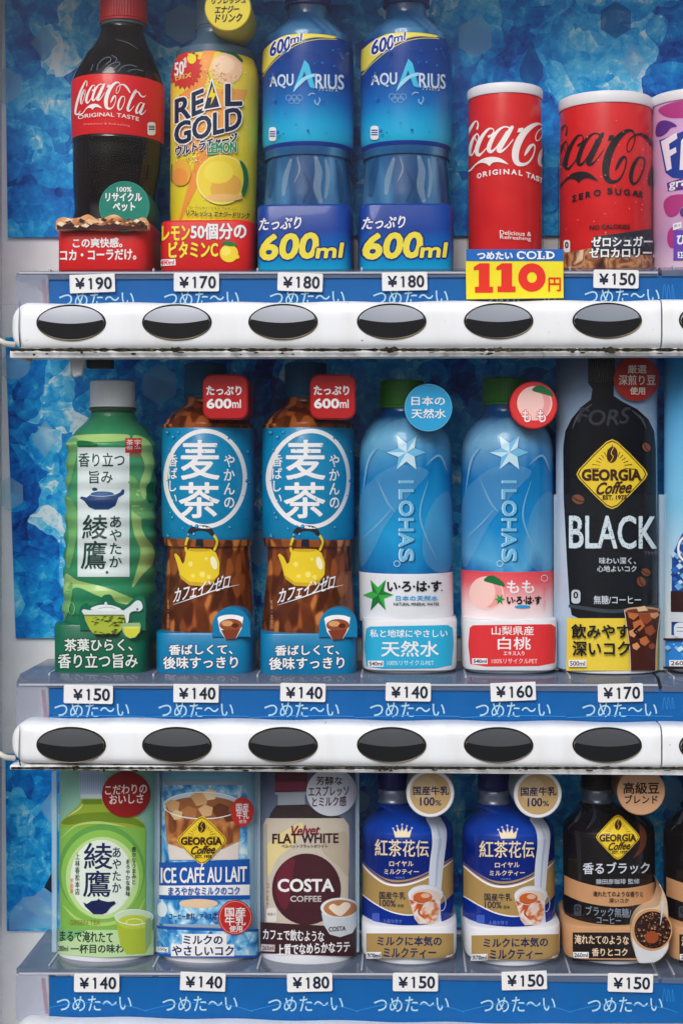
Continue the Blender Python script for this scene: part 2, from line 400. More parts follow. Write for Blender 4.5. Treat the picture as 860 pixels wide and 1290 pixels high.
def ice_material():
    m, t, p = principled('printed_ice_cubes')
    N, L = t.nodes.new, t.links.new
    tc = N('ShaderNodeTexCoord')
    def noise(scale, det=4, dist=0, rough=.5):
        n = N('ShaderNodeTexNoise'); n.inputs['Scale'].default_value = scale; n.inputs['Detail'].default_value = det; n.inputs['Distortion'].default_value = dist; n.inputs['Roughness'].default_value = rough
        L(tc.outputs['Object'], n.inputs['Vector']); return n
    def math_(op, a, b=None, c=None):
        n = N('ShaderNodeMath'); n.operation = op
        for i, v in enumerate((a, b, c)):
            if v is None: continue
            if isinstance(v, (int, float)): n.inputs[i].default_value = v
            else: L(v, n.inputs[i])
        return n.outputs[0]
    wn = noise(22, 3)
    vm = N('ShaderNodeVectorMath'); vm.operation = 'SCALE'; vm.inputs['Scale'].default_value = .03; L(wn.outputs['Color'], vm.inputs[0])
    va = N('ShaderNodeVectorMath'); va.operation = 'ADD'; L(tc.outputs['Object'], va.inputs[0]); L(vm.outputs[0], va.inputs[1])
    def vor(scale, feat='F1', src=va):
        v = N('ShaderNodeTexVoronoi'); v.feature = feat; v.inputs['Scale'].default_value = scale; L(src.outputs[0], v.inputs['Vector']); return v
    v1 = vor(17); s1 = N('ShaderNodeSeparateColor'); L(v1.outputs['Color'], s1.inputs[0])
    e1 = vor(17, 'DISTANCE_TO_EDGE')
    v2 = vor(46); s2 = N('ShaderNodeSeparateColor'); L(v2.outputs['Color'], s2.inputs[0])
    v3 = vor(120); s3 = N('ShaderNodeSeparateColor'); L(v3.outputs['Color'], s3.inputs[0])
    def facet(v, src=va):
        sub = N('ShaderNodeVectorMath'); sub.operation = 'SUBTRACT'; L(src.outputs[0], sub.inputs[0]); L(v.outputs['Position'], sub.inputs[1])
        dr = N('ShaderNodeVectorMath'); dr.operation = 'SUBTRACT'; L(v.outputs['Color'], dr.inputs[0]); dr.inputs[1].default_value = (.5, .5, .5)
        dt = N('ShaderNodeVectorMath'); dt.operation = 'DOT_PRODUCT'; L(sub.outputs[0], dt.inputs[0]); L(dr.outputs[0], dt.inputs[1]); return dt.outputs['Value']
    def thin(v, wdt):
        n = N('ShaderNodeMapRange'); n.inputs[1].default_value = 0; n.inputs[2].default_value = wdt; n.inputs[3].default_value = 1; n.inputs[4].default_value = 0; L(v.outputs['Distance'], n.inputs[0]); return n.outputs[0]
    for v_ in (v1, v2): v_.distance = 'MANHATTAN'
    big = noise(7, 2, .5); fine = noise(150, 6, .6, .75); mid = noise(38, 6, .5, .7); msk = noise(18, 4, 1)
    mk = N('ShaderNodeMapRange'); mk.inputs[1].default_value = .42; mk.inputs[2].default_value = .6; L(msk.outputs[0], mk.inputs[0])
    l1 = thin(e1, .03)
    a = math_('MULTIPLY', s1.outputs[0], .2)
    a = math_('MULTIPLY_ADD', facet(v1), 12, a)
    a = math_('MULTIPLY_ADD', s2.outputs[1], .2, a)
    a = math_('MULTIPLY_ADD', facet(v2), 19, a)
    a = math_('MULTIPLY_ADD', s3.outputs[0], .14, a)
    a = math_('MULTIPLY_ADD', facet(v3), 30, a)
    a = math_('MULTIPLY_ADD', big.outputs[0], .7, a)
    a = math_('MULTIPLY_ADD', fine.outputs[0], .6, a)
    a = math_('MULTIPLY_ADD', mid.outputs[0], .8, a)
    a = math_('MULTIPLY_ADD', math_('MULTIPLY', l1, mk.outputs[0]), .14, a)
    sp = N('ShaderNodeMapRange'); sp.inputs[1].default_value = .6; sp.inputs[2].default_value = .7; L(fine.outputs[0], sp.inputs[0])
    a = math_('MULTIPLY_ADD', math_('MULTIPLY', sp.outputs[0], mk.outputs[0]), .35, a)
    a = math_('SUBTRACT', a, .785)
    cr = N('ShaderNodeValToRGB'); L(a, cr.inputs[0]); e = cr.color_ramp.elements
    for i, (q, c) in enumerate([(.0, (0, 44, 122)), (.2, (0, 88, 184)), (.4, (0, 128, 216)), (.58, (18, 168, 238)), (.78, (104, 208, 248)), (.97, (228, 246, 252))]):
        el = e[i] if i < 2 else e.new(q); el.position = q; el.color = (*lin(c), 1)
    L(cr.outputs[0], p.inputs['Base Color']); p.inputs['Specular IOR Level'].default_value = .15; p.inputs['Roughness'].default_value = .35
    return m
ICE = ice_material()
def veil(c, a, name): return mat(c, .4, alpha=a, name=name)
PALE = veil((170, 224, 248), .34, 'printed_pale_shape'); DEEP = veil((0, 78, 168), .45, 'printed_deep_shape')
def diamond(A, cx, cy, rx, ry, m): A.poly([(cx, cy - ry), (cx + rx, cy), (cx, cy + ry), (cx - rx, cy)], m)
def hexa(A, cx, cy, r, m): A.poly([(cx + r * math.sin(R_(60 * k)), cy - r * 1.08 * math.cos(R_(60 * k))) for k in range(6)], m)
A = Art(); diamond(A, 56, 54, 17, 23, PALE); diamond(A, 798, 78, 16, 24, PALE); hexa(A, 598, 47, 24, PALE); hexa(A, 8, 108, 22, PALE); hexa(A, 775, 25, 22, DEEP)
A.poly([(669, 47), (675, 66), (683, 82), (684, 96), (676, 107), (664, 108), (655, 99), (654, 86), (662, 68)], DEEP); hexa(A, 470, 70, 26, DEEP); hexa(A, 230, 30, 24, PALE)
IcePanels = []
IcePanels.append(make('ice_panel', VM, Prism([(5, -110), (1005, -110), (1005, 296), (10, 299)], 164, 169, .3), ICE, A))
A = Art(); diamond(A, 57, 553, 17, 24, PALE); A.ell(18, 462, 20, 16, PALE); hexa(A, 12, 622, 20, PALE); hexa(A, 201, 484, 24, PALE); hexa(A, 448, 700, 24, PALE); hexa(A, 326, 690, 22, PALE); diamond(A, 850, 500, 14, 22, PALE); hexa(A, 583, 470, 18, DEEP); diamond(A, 205, 655, 12, 18, PALE)
IcePanels.append(make('ice_panel', VM, Prism([(7, 425), (1005, 425), (1005, 800), (20, 804)], 164, 169, .3), ICE, A))
A = Art(); diamond(A, 65, 1018, 15, 21, PALE); diamond(A, 60, 1140, 30, 26, PALE); A.poly([(56, 1118), (69, 1092), (69, 1128)], mat((24, 32, 60))); A.poly([(12, 1150), (30, 1130), (50, 1128), (68, 1146), (68, 1168), (12, 1172)], PALE)
diamond(A, 640, 1120, 15, 22, PALE); A.ell(452, 1010, 14, 14, PALE); hexa(A, 845, 1000, 20, PALE)
IcePanels.append(make('ice_panel', VM, Prism([(7, 950), (1005, 950), (1005, 1170), (9, 1173)], 164, 169, .3), ICE, A))

# ---- shelves
SMOKE = mat((104, 118, 144), .08, coat=.8, alpha=.7, name='smoky_shelf_plastic')
ENDC = mat((172, 180, 204), .15, alpha=.42, name='clear_tray_plastic'); RIM = mat((205, 210, 222), .15, alpha=.7, name='clear_rim_plastic')
STRIPB = mat((0, 94, 166), .5, name='blue_strip', grain=.06)
SLOG = mat((172, 212, 232), .5); SLOG2 = mat((40, 140, 215), .5)
tagx = [[122, 254, 387, 517, 652, 783], [116, 247, 380, 513, 646, 780], [119, 252, 385, 518, 652, 787]]
for r, row in enumerate(ROWS):
    z0 = FZ[r]; zl = px_z(row['lip'], -8)
    V = []; prof = [(165, z0), (12, z0), (-7.5, zl + .0006), (-7.5, zl - .003), (165, zl - .003)]
    def sect(a, b):
        xa, xb = px_x(a, -8), px_x(b, -8)
        V = [(x, y * S, z) for x in (xa, xb) for y, z in prof]
        fm = [((i, (i + 1) % 5, 5 + (i + 1) % 5, 5 + i), SMOKE) for i in range(5)] + [((4, 3, 2, 1, 0), SMOKE), ((5, 6, 7, 8, 9), SMOKE)]
        return link('shelf_tray', V, fm, VM)
    tray = sect(21, 829); t2 = sect(833, 1000)
    lip = row['lip']
    make('tray_end', tray, Prism(rrect(20, lip + .8, 61.5, lip + 60, 5), -8, 120, 1), ENDC)
    make('tray_rim', tray, Prism([(24, lip - 1.5), (828, lip - 1.5 + (r - .4) * 1.0), (828, lip + 1.0 + (r - .4) * 1.0), (24, lip + 1.0)], -9.3, -8, .4), RIM)
    for q in range(7):                                   # dividers behind each selection
        xx = px_x(64 + 130.5 * q, 15)
        cube('divider', tray, xx - .0006, xx + .0006, zl - .012, z0 + .0008, .004, .07, RIM)
    A = Art()
    for i, x in enumerate(tagx[r]):
        y = [376.5, 894, 1264][r] - (0.8 * i if r == 0 else 0) + (.3 * i if r == 2 else 0)
        A.text('つめた～い', x - 47, y - 9.5, x + 47, y + 9.5, SLOG, b=.2, rot=-1 if r != 1 else 0, sk=0)
        if r == 2: A.stroke([(x - 70, y + 9), (x - 20, y - 1), (x + 40, y + 3), (x + 66, y + 10)], .9, SLOG2)
        else: A.stroke([(x - 66, y + 10), (x, y + 7.5), (x + 66, y + 8.5)], 1.2, SLOG2)
    for k in range(3): A.stroke([(834 + 6 * k, [376, 893, 1262][r]), (836 + 5 * k, [358, 878, 1246][r]), (839 + 5 * k, [376, 893, 1262][r])], .7, SLOG2)
    make('slogan_strip', tray, Prism([(62.5, lip + 4), (1000, lip + 4 + (r - .4) * 3), (1000, lip + 62), (62.5, lip + 62)], -5, -1, .3), STRIPB, A)
    make('red_marker', tray, Prism([(52, lip + 6), (57, lip + 6), (61, lip + 50), (57, lip + 50)], 3, 5, .3), mat((190, 70, 75), .5, alpha=.7))

# ---- white bars with their oval buttons
def enamel():
    m, t, p = principled('white_bar_enamel'); N, L = t.nodes.new, t.links.new
    tc = N('ShaderNodeTexCoord'); ga = N('ShaderNodeUVMap'); 
    n = N('ShaderNodeTexNoise'); n.inputs['Scale'].default_value = 260; n.inputs['Detail'].default_value = 6
    n2 = N('ShaderNodeTexNoise'); mpb = N('ShaderNodeMapping'); mpb.inputs['Scale'].default_value = (1, 1, .25); L(tc.outputs['Object'], mpb.inputs[0]); n2.inputs['Scale'].default_value = 60; n2.inputs['Detail'].default_value = 5
    L(tc.outputs['Object'], n.inputs[0]); L(mpb.outputs[0], n2.inputs[0])
    sp = N('ShaderNodeMapRange'); sp.inputs[1].default_value = .735; sp.inputs[2].default_value = .76; L(n.outputs[0], sp.inputs[0])
    st = N('ShaderNodeMapRange'); st.inputs[1].default_value = .45; st.inputs[2].default_value = .75; st.inputs[4].default_value = .3; L(n2.outputs[0], st.inputs[0])
    mx = N('ShaderNodeMix'); mx.data_type = 'RGBA'; mx.inputs[6].default_value = (*lin((238, 241, 246)), 1); mx.inputs[7].default_value = (*lin((196, 190, 176)), 1); L(st.outputs[0], mx.inputs[0])
    m2 = N('ShaderNodeMix'); m2.data_type = 'RGBA'; m2.inputs[7].default_value = (*lin((120, 112, 96)), 1); L(mx.outputs[2], m2.inputs[6]); L(sp.outputs[0], m2.inputs[0])
    L(m2.outputs[2], p.inputs['Base Color']); p.inputs['Roughness'].default_value = .3; p.inputs['Coat Weight'].default_value = .25; p.inputs['Coat Roughness'].default_value = .12
    return m
ENAM = enamel()
GRIME = mottled([(.35, (22, 20, 14)), (.5, (40, 38, 26)), (.62, (72, 66, 48)), (.78, (130, 122, 102))], 300, .85, name='moss_and_grime')
LIPM = mottled([(.25, (140, 137, 128)), (.38, (206, 206, 205)), (.6, (230, 231, 234))], 110, .5, name='dirty_lip_plastic')
SEAM = mat((52, 44, 30), .8)
RIMM = mat((70, 62, 46), .3, metal=.8, name='bronze_rim'); LENST = mat((128, 134, 142), .14, metal=.85, name='smoked_visor'); LENSB = mat((10, 12, 18), .09, name='dark_lens', coat=1, spec=.6)
BY0, BYF = -8, -46
def bar(xa, xb, y0, y1, roundl, parent, pitchx, kind='button_bar'):
    XA, XB = px_x(xa, BYF), px_x(xb, BYF); za, zb = px_z(y0, BYF), px_z(y1, BYF)
    zc, hz = (za + zb) / 2, (za - zb) / 2; rr = 25 * S
    us = list(np.linspace(0, 1, 14)) ; xs = [XA + rr * (1 - math.cos(u * math.pi / 2)) for u in us] if roundl else [XA, XA + .0006]
    n = int((XB - xs[-1]) / .004); xs += [xs[-1] + (XB - .0006 - xs[-1]) * (k + 1) / n for k in range(n)] + [XB]
    V = []; K = 40; th = [math.pi * (k / (K - 1) - .5) for k in range(K)]
    for i, x in enumerate(xs):
        e = math.sqrt(max(0, 1 - max(0, (XA + rr - x) / rr) ** 2)) if roundl else (1 if i else .985)
        if i == len(xs) - 1: e = .985
        hzz = hz - rr * (1 - e) * 1.0 if roundl and x < XA + rr else hz * e
        dd = (BY0 - BYF) * S * (.45 + .55 * e)
        wv = 0.9 * S * math.cos(2 * math.pi * (x - pitchx) / (134 * S))
        for t in th:
            sg = 1 if t > 0 else -1
            z = zc + (hzz - (wv if t > 0 else 0) - (0 if t > 0 else -wv * .0)) * sg * abs(math.sin(t)) ** .42
            V.append((x, BY0 * S - dd * abs(math.cos(t)) ** .42, z))
    fm = [((i * K + j, i * K + j + 1, (i + 1) * K + j + 1, (i + 1) * K + j), ENAM) for i in range(len(xs) - 1) for j in range(K - 1)]
    fm += [(tuple(range(K)), ENAM), (tuple(range((len(xs) - 1) * K, len(xs) * K))[::-1], ENAM)]
    fm += [((i * K, (i + 1) * K, (i + 1) * K + K - 1, i * K + K - 1), ENAM) for i in range(len(xs) - 1)]
    return link(kind, V, fm, parent)
def button(px, py, parent, rx=42.5, ry=21.5):
    c = at(px, py, BYF); k = pxs(px, BYF); V = []; fm = []; n = 64
    T = np.linspace(0, 2 * np.pi, n, endpoint=False)
    prof = [(1.03, .6), (1.03, -1.0), (1.012, -1.9), (.99, -1.6), (.972, -.2)]
    for s_, y in prof:
        V += [(c[0] + rx * s_ * k * math.cos(t), c[1] + y * S, c[2] + (ry * s_ + (s_ - 1) * 18) * k * math.sin(t)) for t in T]
    for i in range(len(prof) - 1):
        fm += [((i * n + j, i * n + (j + 1) % n, (i + 1) * n + (j + 1) % n, (i + 1) * n + j), RIMM) for j in range(n)]
    def dep(x, z):
        cr = -1.5 + .0030 * x * x
        d = z - cr
        return (-3.6 + d * math.tan(R_(5.5)) + .0008 * d * d) if d > 0 else (-3.6 - d * math.tan(R_(3.5)))
    b0 = len(V); xs = np.linspace(-1, 1, 49)
    def col(top):
        V0 = len(V); M = 9
        for xx in xs:
            x = xx * rx * .98; e = math.sqrt(max(0, 1 - xx * xx)) * ry * .98; cr = max(-e, min(e, -1.5 + .0030 * x * x))
            for j in range(M):
                z = cr + (e - cr) * j / (M - 1) if top else -e + (cr + e) * j / (M - 1)
                V.append((c[0] + x * k, c[1] + (dep(x, z + (1e-6 if top else -1e-6)) + .6) * S, c[2] + z * k))
        for i in range(48):
            for j in range(M - 1): fm.append(((V0 + i * M + j, V0 + (i + 1) * M + j, V0 + (i + 1) * M + j + 1, V0 + i * M + j + 1), LENST if top else LENSB))
    col(True); col(False)
    return link('select_button', V, fm, parent)
bx = [90, 223, 356.5, 493, 627.5, 764]
rng = random.Random(3)
for r, row in enumerate(ROWS):
    y0, y1 = row['bar']
    bm_ = bar(11 if r < 2 else 10, 832, y0, y1, True, VM, px_x(bx[0], BYF))
    b2 = bar(834, 1000, y0 - .3, y1, False, VM, px_x(bx[0], BYF))
    A = Art()
    # seam of the end cap, dirt packed into it
    A.stroke([(25.5, y0 + 1.8), (24.6, y0 + 20), (24.4, y0 + 40), (26, y1 - 4)], [.7, 1.0, 1.3, 2.0], SEAM)
    V, fm = A.mesh(Plane(BYF - .1)); link('cap_seam', V, fm, bm_)
    if r < 2:
        for x in bx: button(x, (406.5 if r == 0 else 938.5) - (.004 * (x - 90) if r == 0 else 0), bm_)
        button(898, 403 if r == 0 else 940, b2)
        # lip under the bar and the moss growing in the joint
        zl0, zl1 = px_z(y1 - 1, -38), px_z(y1 + (9 if r == 0 else 5), -38)
        lipo = cube('bar_lip', bm_, px_x(13, -38), px_x(1000, -38), zl1, zl0, -40 * S, -8 * S, LIPM, .0008)
        A = Art(); x = 14.; top = []; bot = []
        while x < 1000:
            wv = (1.5 if r == 0 else 1.2) * (.5 + rng.random() * .9)
            if rng.random() < .1: wv *= .2
            top.append((x, y1 - 1.2 - wv * .7)); bot.append((x, y1 + .4 + wv * .9)); x += rng.uniform(2.5, 6)
        A.poly(top + bot[::-1], GRIME)
        for bxx in bx:
            if r == 0 or rng.random() < .6:
                cx = bxx + rng.uniform(-3, 6); q = rng.uniform(.35, 1); A.poly([(cx - 9 * q, y1 - 1.5), (cx - 6 * q, y1 - 1.5 - 3 * q), (cx - 2, y1 - 2.5), (cx + 5 * q, y1 - 2 - 3 * q), (cx + 10 * q, y1 - 1.5), (cx + 3, y1 + 3 * q), (cx - 3, y1 + 4 * q)], GRIME)
        for k in range(26):
            cx, cy = rng.uniform(20, 990), y1 + rng.uniform(1, 6 if r == 0 else 3); A.ell(cx, cy, rng.uniform(1, 5), rng.uniform(.5, 1.6), GRIME, n=9)
        V, fm = A.mesh(Plane(BYF - .05)); o = link('grime', V, fm, bm_)
    pz0 = px_z(-80, -16) if r == 0 else px_z(ROWS[r - 1]['bar'][1] + 3, -16); pz1 = px_z(y0 + 4, -16)
    if r == 0: PANE = clear('window_acrylic', (205, 215, 230), .001, .03, .28, smear=.006)
    cube('window_pane', VM, xL + .0005, xR - .0005, pz1, pz0, -17 * S, -14.5 * S, PANE)
# clips and wire ends that show round the bars
make('cable_clip', VM, Prism([(87, 448), (108, 448), (106, 460), (103, 472), (93, 476), (90, 470)], -12, -4, 1.5), mat((200, 202, 208), .3))
make('cable_clip', VM, Prism([(32, 449), (40, 449), (39, 458), (34, 457)], -30, -24, .8), mat((170, 165, 160), .4))
make('latch_block', VM, Prism(rrect(109, 446, 141, 464, 1.5), -6, 10, 1), mat((30, 34, 42), .5))
def tube(name, pts, rad, m, parent):
    P = crom(pts, 6); V = []; n = 10; fm = []
    for i, p in enumerate(P):
        d = P[min(i + 1, len(P) - 1)] - P[max(i - 1, 0)]; d = d / np.linalg.norm(d); u = np.cross(d, [0, 0, 1.]); u /= np.linalg.norm(u); v = np.cross(u, d)
        V += [p + rad * (u * math.cos(t) + v * math.sin(t)) for t in np.linspace(0, 2 * np.pi, n, endpoint=False)]
    for i in range(len(P) - 1): fm += [((i * n + j, i * n + (j + 1) % n, (i + 1) * n + (j + 1) % n, (i + 1) * n + j), m) for j in range(n)]
    fm += [(tuple(range(n)), m), (tuple(range((len(P) - 1) * n, len(P) * n))[::-1], m)]
    return link(name, V, fm, parent)
for y in (430, 951): tube('wire_end', [at(-40, y - 16, -30), at(-16, y - 9, -32), at(0, y - 1, -34), at(8, y + 3, -32), at(18, y + 4, -24)], .0018, mat((214, 210, 200), .5), VM)

# ---- price tags
TAGS = [(116.5, 357, 190, 'cola bottle with the green disc'), (247.5, 355.5, 170, 'yellow lemon energy drink'), (378, 355.5, 180, 'left blue sports drink'), (509.5, 354.5, 180, 'right blue sports drink'), (775.5, 351.5, 150, 'zero sugar cola can'),
        (114, 875, 150, 'wavy green tea bottle'), (247, 873.5, 140, 'left barley tea'), (381.5, 872.5, 140, 'right barley tea'), (514, 872, 140, 'water bottle with blue disc'), (646, 871.5, 160, 'peach water bottle'), (781, 873, 170, 'tall black coffee bottle'),
        (122, 1238.5, 140, 'short green tea bottle'), (255.5, 1237, 140, 'iced milk coffee can'), (390, 1238, 180, 'maroon latte bottle'), (523, 1237.5, 150, 'left royal blue milk tea'), (660, 1235.5, 150, 'right royal blue milk tea'), (793.5, 1238.5, 150, 'short black coffee bottle')]
TAGM = mat((236, 236, 236), .5, name='tag_card')
for i, (x, y, pr, near) in enumerate(TAGS):
    r = 0 if i < 5 else (1 if i < 11 else 2)
    t = thing('price_tag', 'white %d yen tag in %s row below %s' % (pr, ('top', 'middle', 'bottom')[r], near), 'price tag', at(x, y + 12, -8), 'white price tags along the shelf edges')
    rot = rng.uniform(-2.2, 2.2); wd = 28.5; x0 = x - wd
    if r == 1 and i == 5: x0 -= 5
    c = np.array([x, y]); a = R_(rot)
    p = (np.array(rrect(x0, y - 11.6, x + wd, y + 11.6, 2.2 if i % 3 else 1)) - c) @ np.array([[math.cos(a), math.sin(a)], [-math.sin(a), math.cos(a)]]) + c
    A = Art(); A.text('¥', x - 21, y - 6.5, x - 10, y + 6.5, INK, b=.9, rot=rot)
    s_ = str(pr); dx = 32 / 3
    for k, ch in enumerate(s_):
        xx = x - 7 + dx * k; ox = (k - 1) * 0; oy = (xx - x) * math.sin(a)
        if ch == '1':
            q = xx + 5.2; A.stroke([(q, y - 6.6 + oy), (q + 7 * -math.sin(a), y + 7.2 + oy)], 2.5, INK, smooth=False, cap=False); A.stroke([(q - 3.1, y - 4.6 + oy), (q - 1.2, y - 5.4 + oy), (q, y - 7 + oy)], [1.6, 1.9, 1.9], INK, cap=False)
        else: A.text(ch, xx + .8, y - 7.4 + oy, xx + dx - .8, y + 7.4 + oy, INK, b=.8, rot=rot)
    o = make('tag', None, Prism(p, -10, -8.4, .4), TAGM, A)
    # a tag is one mesh: drop the empty
    for k_ in ('label', 'category', 'group'): o[k_] = t[k_]
    bpy.data.objects.remove(t); o.name = 'price_tag'

# ================================================================ DRINKS
def foot(T, row, cx, hw, m=WHITE, Y=88, h=9, n=2, dep=1.):
    yb = fpy(row, Y - hw * dep)
    return make('foot', T, Lathe([(yb - h, cx, hw * .985), (yb - 2, cx, hw), (yb - .6, cx, hw * .985), (yb, cx, hw * .95)], Y, n, dep), m)
def box(T, x0, x1, y0, yb, m, A=None, n=5, dep=1.05, Y=88, name='base_card', rt=2.5, bulge=0):
    cx, hw = (x0 + x1) / 2, (x1 - x0) / 2
    pr = [(y0, cx, hw - rt), (y0 + rt * .35, cx, hw - rt * .3), (y0 + rt, cx, hw), (yb - 2, cx, hw), (yb - .5, cx, hw - .6), (yb, cx, hw - 2)]
    return make(name, T, Lathe(pr, Y, n, dep, seg=96), m, A)
def cap(T, cx, hw, y0, y1, m, Y=88, ridges=True, name='cap', A=None):
    L = Lathe([(y0, cx, hw * .9), (y0 + 1.2, cx, hw * .985), (y0 + 3, cx, hw), (y1 - 4, cx, hw * 1.02), (y1 - 3.4, cx, hw * .985), (y1 - 2.8, cx, hw * 1.03), (y1, cx, hw * 1.03)], Y, seg=144)
    V, fm = L.body(m)
    if ridges:                                     # knurled grip
        V = V.reshape(7, 144, 3); c = V.mean(1, keepdims=True)
        for i in (2, 3):
            k = 1 - .022 * (np.arange(144) % 3 == 0); V[i, :, :2] = c[i, :, :2] + (V[i, :, :2] - c[i, :, :2]) * k[:, None]
        V = V.reshape(-1, 3)
    return link(name, V, fm, T)
def disc(T, cx, cy, r, Yf, Yb, m, A=None, ms=None, ry=None, pts=None, bev=1.2, name='badge'):  # ms is a darker side colour, shade painted round the badge edge
    return make(name, T, Prism(pts if pts is not None else circ(cx, cy, r, ry), Yf, Yb, bev, ms), m, A)

# ---- lettering shared by the two red cans and the cola bottle
SCRIPT = [
    ([(150, 88), (158, 50), (150, 22), (128, 26), (98, 70), (40, 170), (-10, 290), (-42, 400), (-44, 462), (0, 470), (40, 430)], [16, 12, 9, 14, 26, 36, 40, 38, 30, 18, 9]),
    ([(150, 132), (164, 155), (156, 205), (136, 262), (108, 320), (88, 322), (86, 280), (100, 215), (124, 160), (148, 132)], [11, 9, 9, 10, 12, 20, 26, 26, 18, 10]),
    ([(132, 170), (150, 205), (172, 190)], [7, 6, 6]),
    ([(256, 158), (284, 140), (298, 108), (284, 86), (246, 96), (196, 158), (160, 230), (146, 292), (164, 326), (196, 306), (236, 262), (262, 230)], [24, 14, 9, 10, 20, 32, 38, 38, 28, 14, 8, 6]),
    ([(440, 82), (404, 70), (358, 88), (308, 140), (272, 210), (254, 268), (272, 296), (312, 268), (360, 200), (412, 112)], [14, 12, 20, 32, 38, 38, 28, 14, 9, 8]),
    ([(462, 74), (428, 130), (376, 220), (344, 278), (364, 292), (412, 258), (470, 188)], [30, 42, 44, 42, 26, 12, 7]),
    ([(574, 328), (592, 296), (622, 250), (652, 232), (664, 262), (648, 330), (606, 392), (552, 412), (504, 392), (490, 320), (512, 226), (566, 130), (636, 66), (696, 44), (732, 62), (738, 112), (708, 180), (678, 196), (670, 160), (692, 110), (740, 78), (800, 72), (860, 110), (910, 170)], [10, 26, 30, 18, 12, 12, 18, 30, 48, 62, 64, 56, 40, 22, 10, 8, 8, 9, 8, 9, 14, 22, 32, 20]),
    ([(800, 232), (822, 256), (812, 312), (780, 380), (740, 420), (712, 412), (704, 366), (722, 300), (760, 244), (796, 230)], [10, 10, 11, 13, 18, 26, 32, 32, 22, 10]),
    ([(856, 380), (920, 300), (990, 200), (1022, 140), (1004, 130), (964, 190), (908, 300), (872, 392), (886, 428), (930, 404), (980, 350)], [7, 8, 10, 12, 16, 32, 42, 42, 28, 12, 8]),
    ([(980, 176), (1030, 150), (1066, 160), (1098, 196), (1150, 204), (1184, 178)], [8, 16, 22, 22, 18, 6]),
    ([(1130, 300), (1106, 288), (1070, 312), (1036, 366), (1016, 420), (1030, 444), (1066, 420), (1108, 360), (1140, 310)], [10, 10, 18, 30, 34, 26, 14, 9, 8]),
    ([(1152, 300), (1116, 372), (1090, 430), (1108, 452), (1150, 424), (1190, 380)], [28, 38, 38, 26, 12, 6])]
SWOOSH_T = [(-30, 470), (30, 470), (85, 460), (120, 425), (170, 380), (225, 352), (285, 343), (345, 352), (395, 380), (432, 412)]
SWOOSH_B = [(395, 402), (345, 390), (305, 392), (280, 404), (262, 424), (240, 408), (215, 398), (180, 398), (140, 420), (95, 470), (30, 488), (-20, 486)]
def script(A, fx, fy, m, kw, do=0):
    for i, (pts, wd) in enumerate(SCRIPT): A.stroke([(fx(x, y) - (do if i in (1, 2) else 0), fy(x, y) + (do * .3 if i in (1, 2) else 0)) for x, y in pts], [w * kw for w in wd], m, k=6)
    A.poly([(fx(x, y), fy(x, y)) for x, y in [(520, 84), (562, 80), (548, 118), (506, 122)]], m)
    A.poly([(fx(x, y), fy(x, y)) for x, y in list(crom(SWOOSH_T)) + list(crom(SWOOSH_B))], m)
def diamond_logo(A, cx, cy, w, h, k=1.0):
    Y_, B_ = mat((232, 200, 48)), mat((62, 32, 20))
    def dm(s):
        p = [(0, -1), (.16, -.93), (.5, -.6), (.93, -.14), (1, 0), (.93, .14), (.5, .6), (.16, .93), (0, 1), (-.16, .93), (-.5, .6), (-.93, .14), (-1, 0), (-.93, -.14), (-.5, -.6), (-.16, -.93)]
        return [(cx + x * w * s, cy + y * h * s) for x, y in p]
    A.poly(dm(1.0), Y_); A.poly(dm(.965), B_); A.poly(dm(.93), Y_)
    for i in range(15):
        a = R_(-185 + 190 * i / 14); x, y = math.cos(a), math.sin(a)
        q = lambda r: (cx + x * r * w, cy - .2 * h + y * r * h)
        r0, r1 = .34, 1.
        while r1 > r0 and abs(q(r1)[0] - cx) / w + abs(q(r1)[1] - cy) / h > .85: r1 -= .02
        if r1 > r0 + .05: A.stroke([q(r0), q(min(r1, .66))], [1.6 * k, 2.8 * k], B_, smooth=False, cap=False)
    A.ell(cx, cy - .56 * h, .15 * w, .23 * h, B_, a=8); A.stroke([(cx + .04 * w, cy - .76 * h), (cx - .03 * w, cy - .6 * h), (cx + .03 * w, cy - .5 * h), (cx - .04 * w, cy - .36 * h)], 2.4 * k, Y_)
    A.text('GEORGIA', cx - .83 * w, cy - .13 * h, cx + .8 * w, cy + .17 * h, B_, b=4 * k)
    A.text('Coffee', cx - .42 * w, cy + .22 * h, cx + .55 * w, cy + .55 * h, B_, b=2.4 * k, shear=.35, sk=-.06)
    A.text('EST. 1975', cx - .26 * w, cy + .6 * h, cx + .4 * w, cy + .72 * h, B_, b=1.2 * k)
def bean(A, x, y, r, a=0):
    b1, b2 = mat((120, 72, 50), .35), mat((48, 24, 14))
    A.ell(x, y, r, r * .76, b1, a=a); c, s_ = math.cos(R_(a)), math.sin(R_(a))
    A.stroke([(x - r * .9 * c, y - r * .9 * s_), (x - r * .2 * s_, y + r * .18 * c), (x + r * .9 * c, y + r * .9 * s_)], r * .2, b2)
def glass_tea(A, cx, y0, y1, wt, wb, mliq, mrim, ice=True):
    A.poly([(cx - wt, y0), (cx + wt, y0), (cx + wb, y1 - 4), (cx + wb * .8, y1), (cx - wb * .8, y1), (cx - wb, y1 - 4)], mliq)
    A.ell(cx, y0, wt, wt * .22, mrim); A.ell(cx, y0 + wt * .04, wt * .86, wt * .16, mliq)

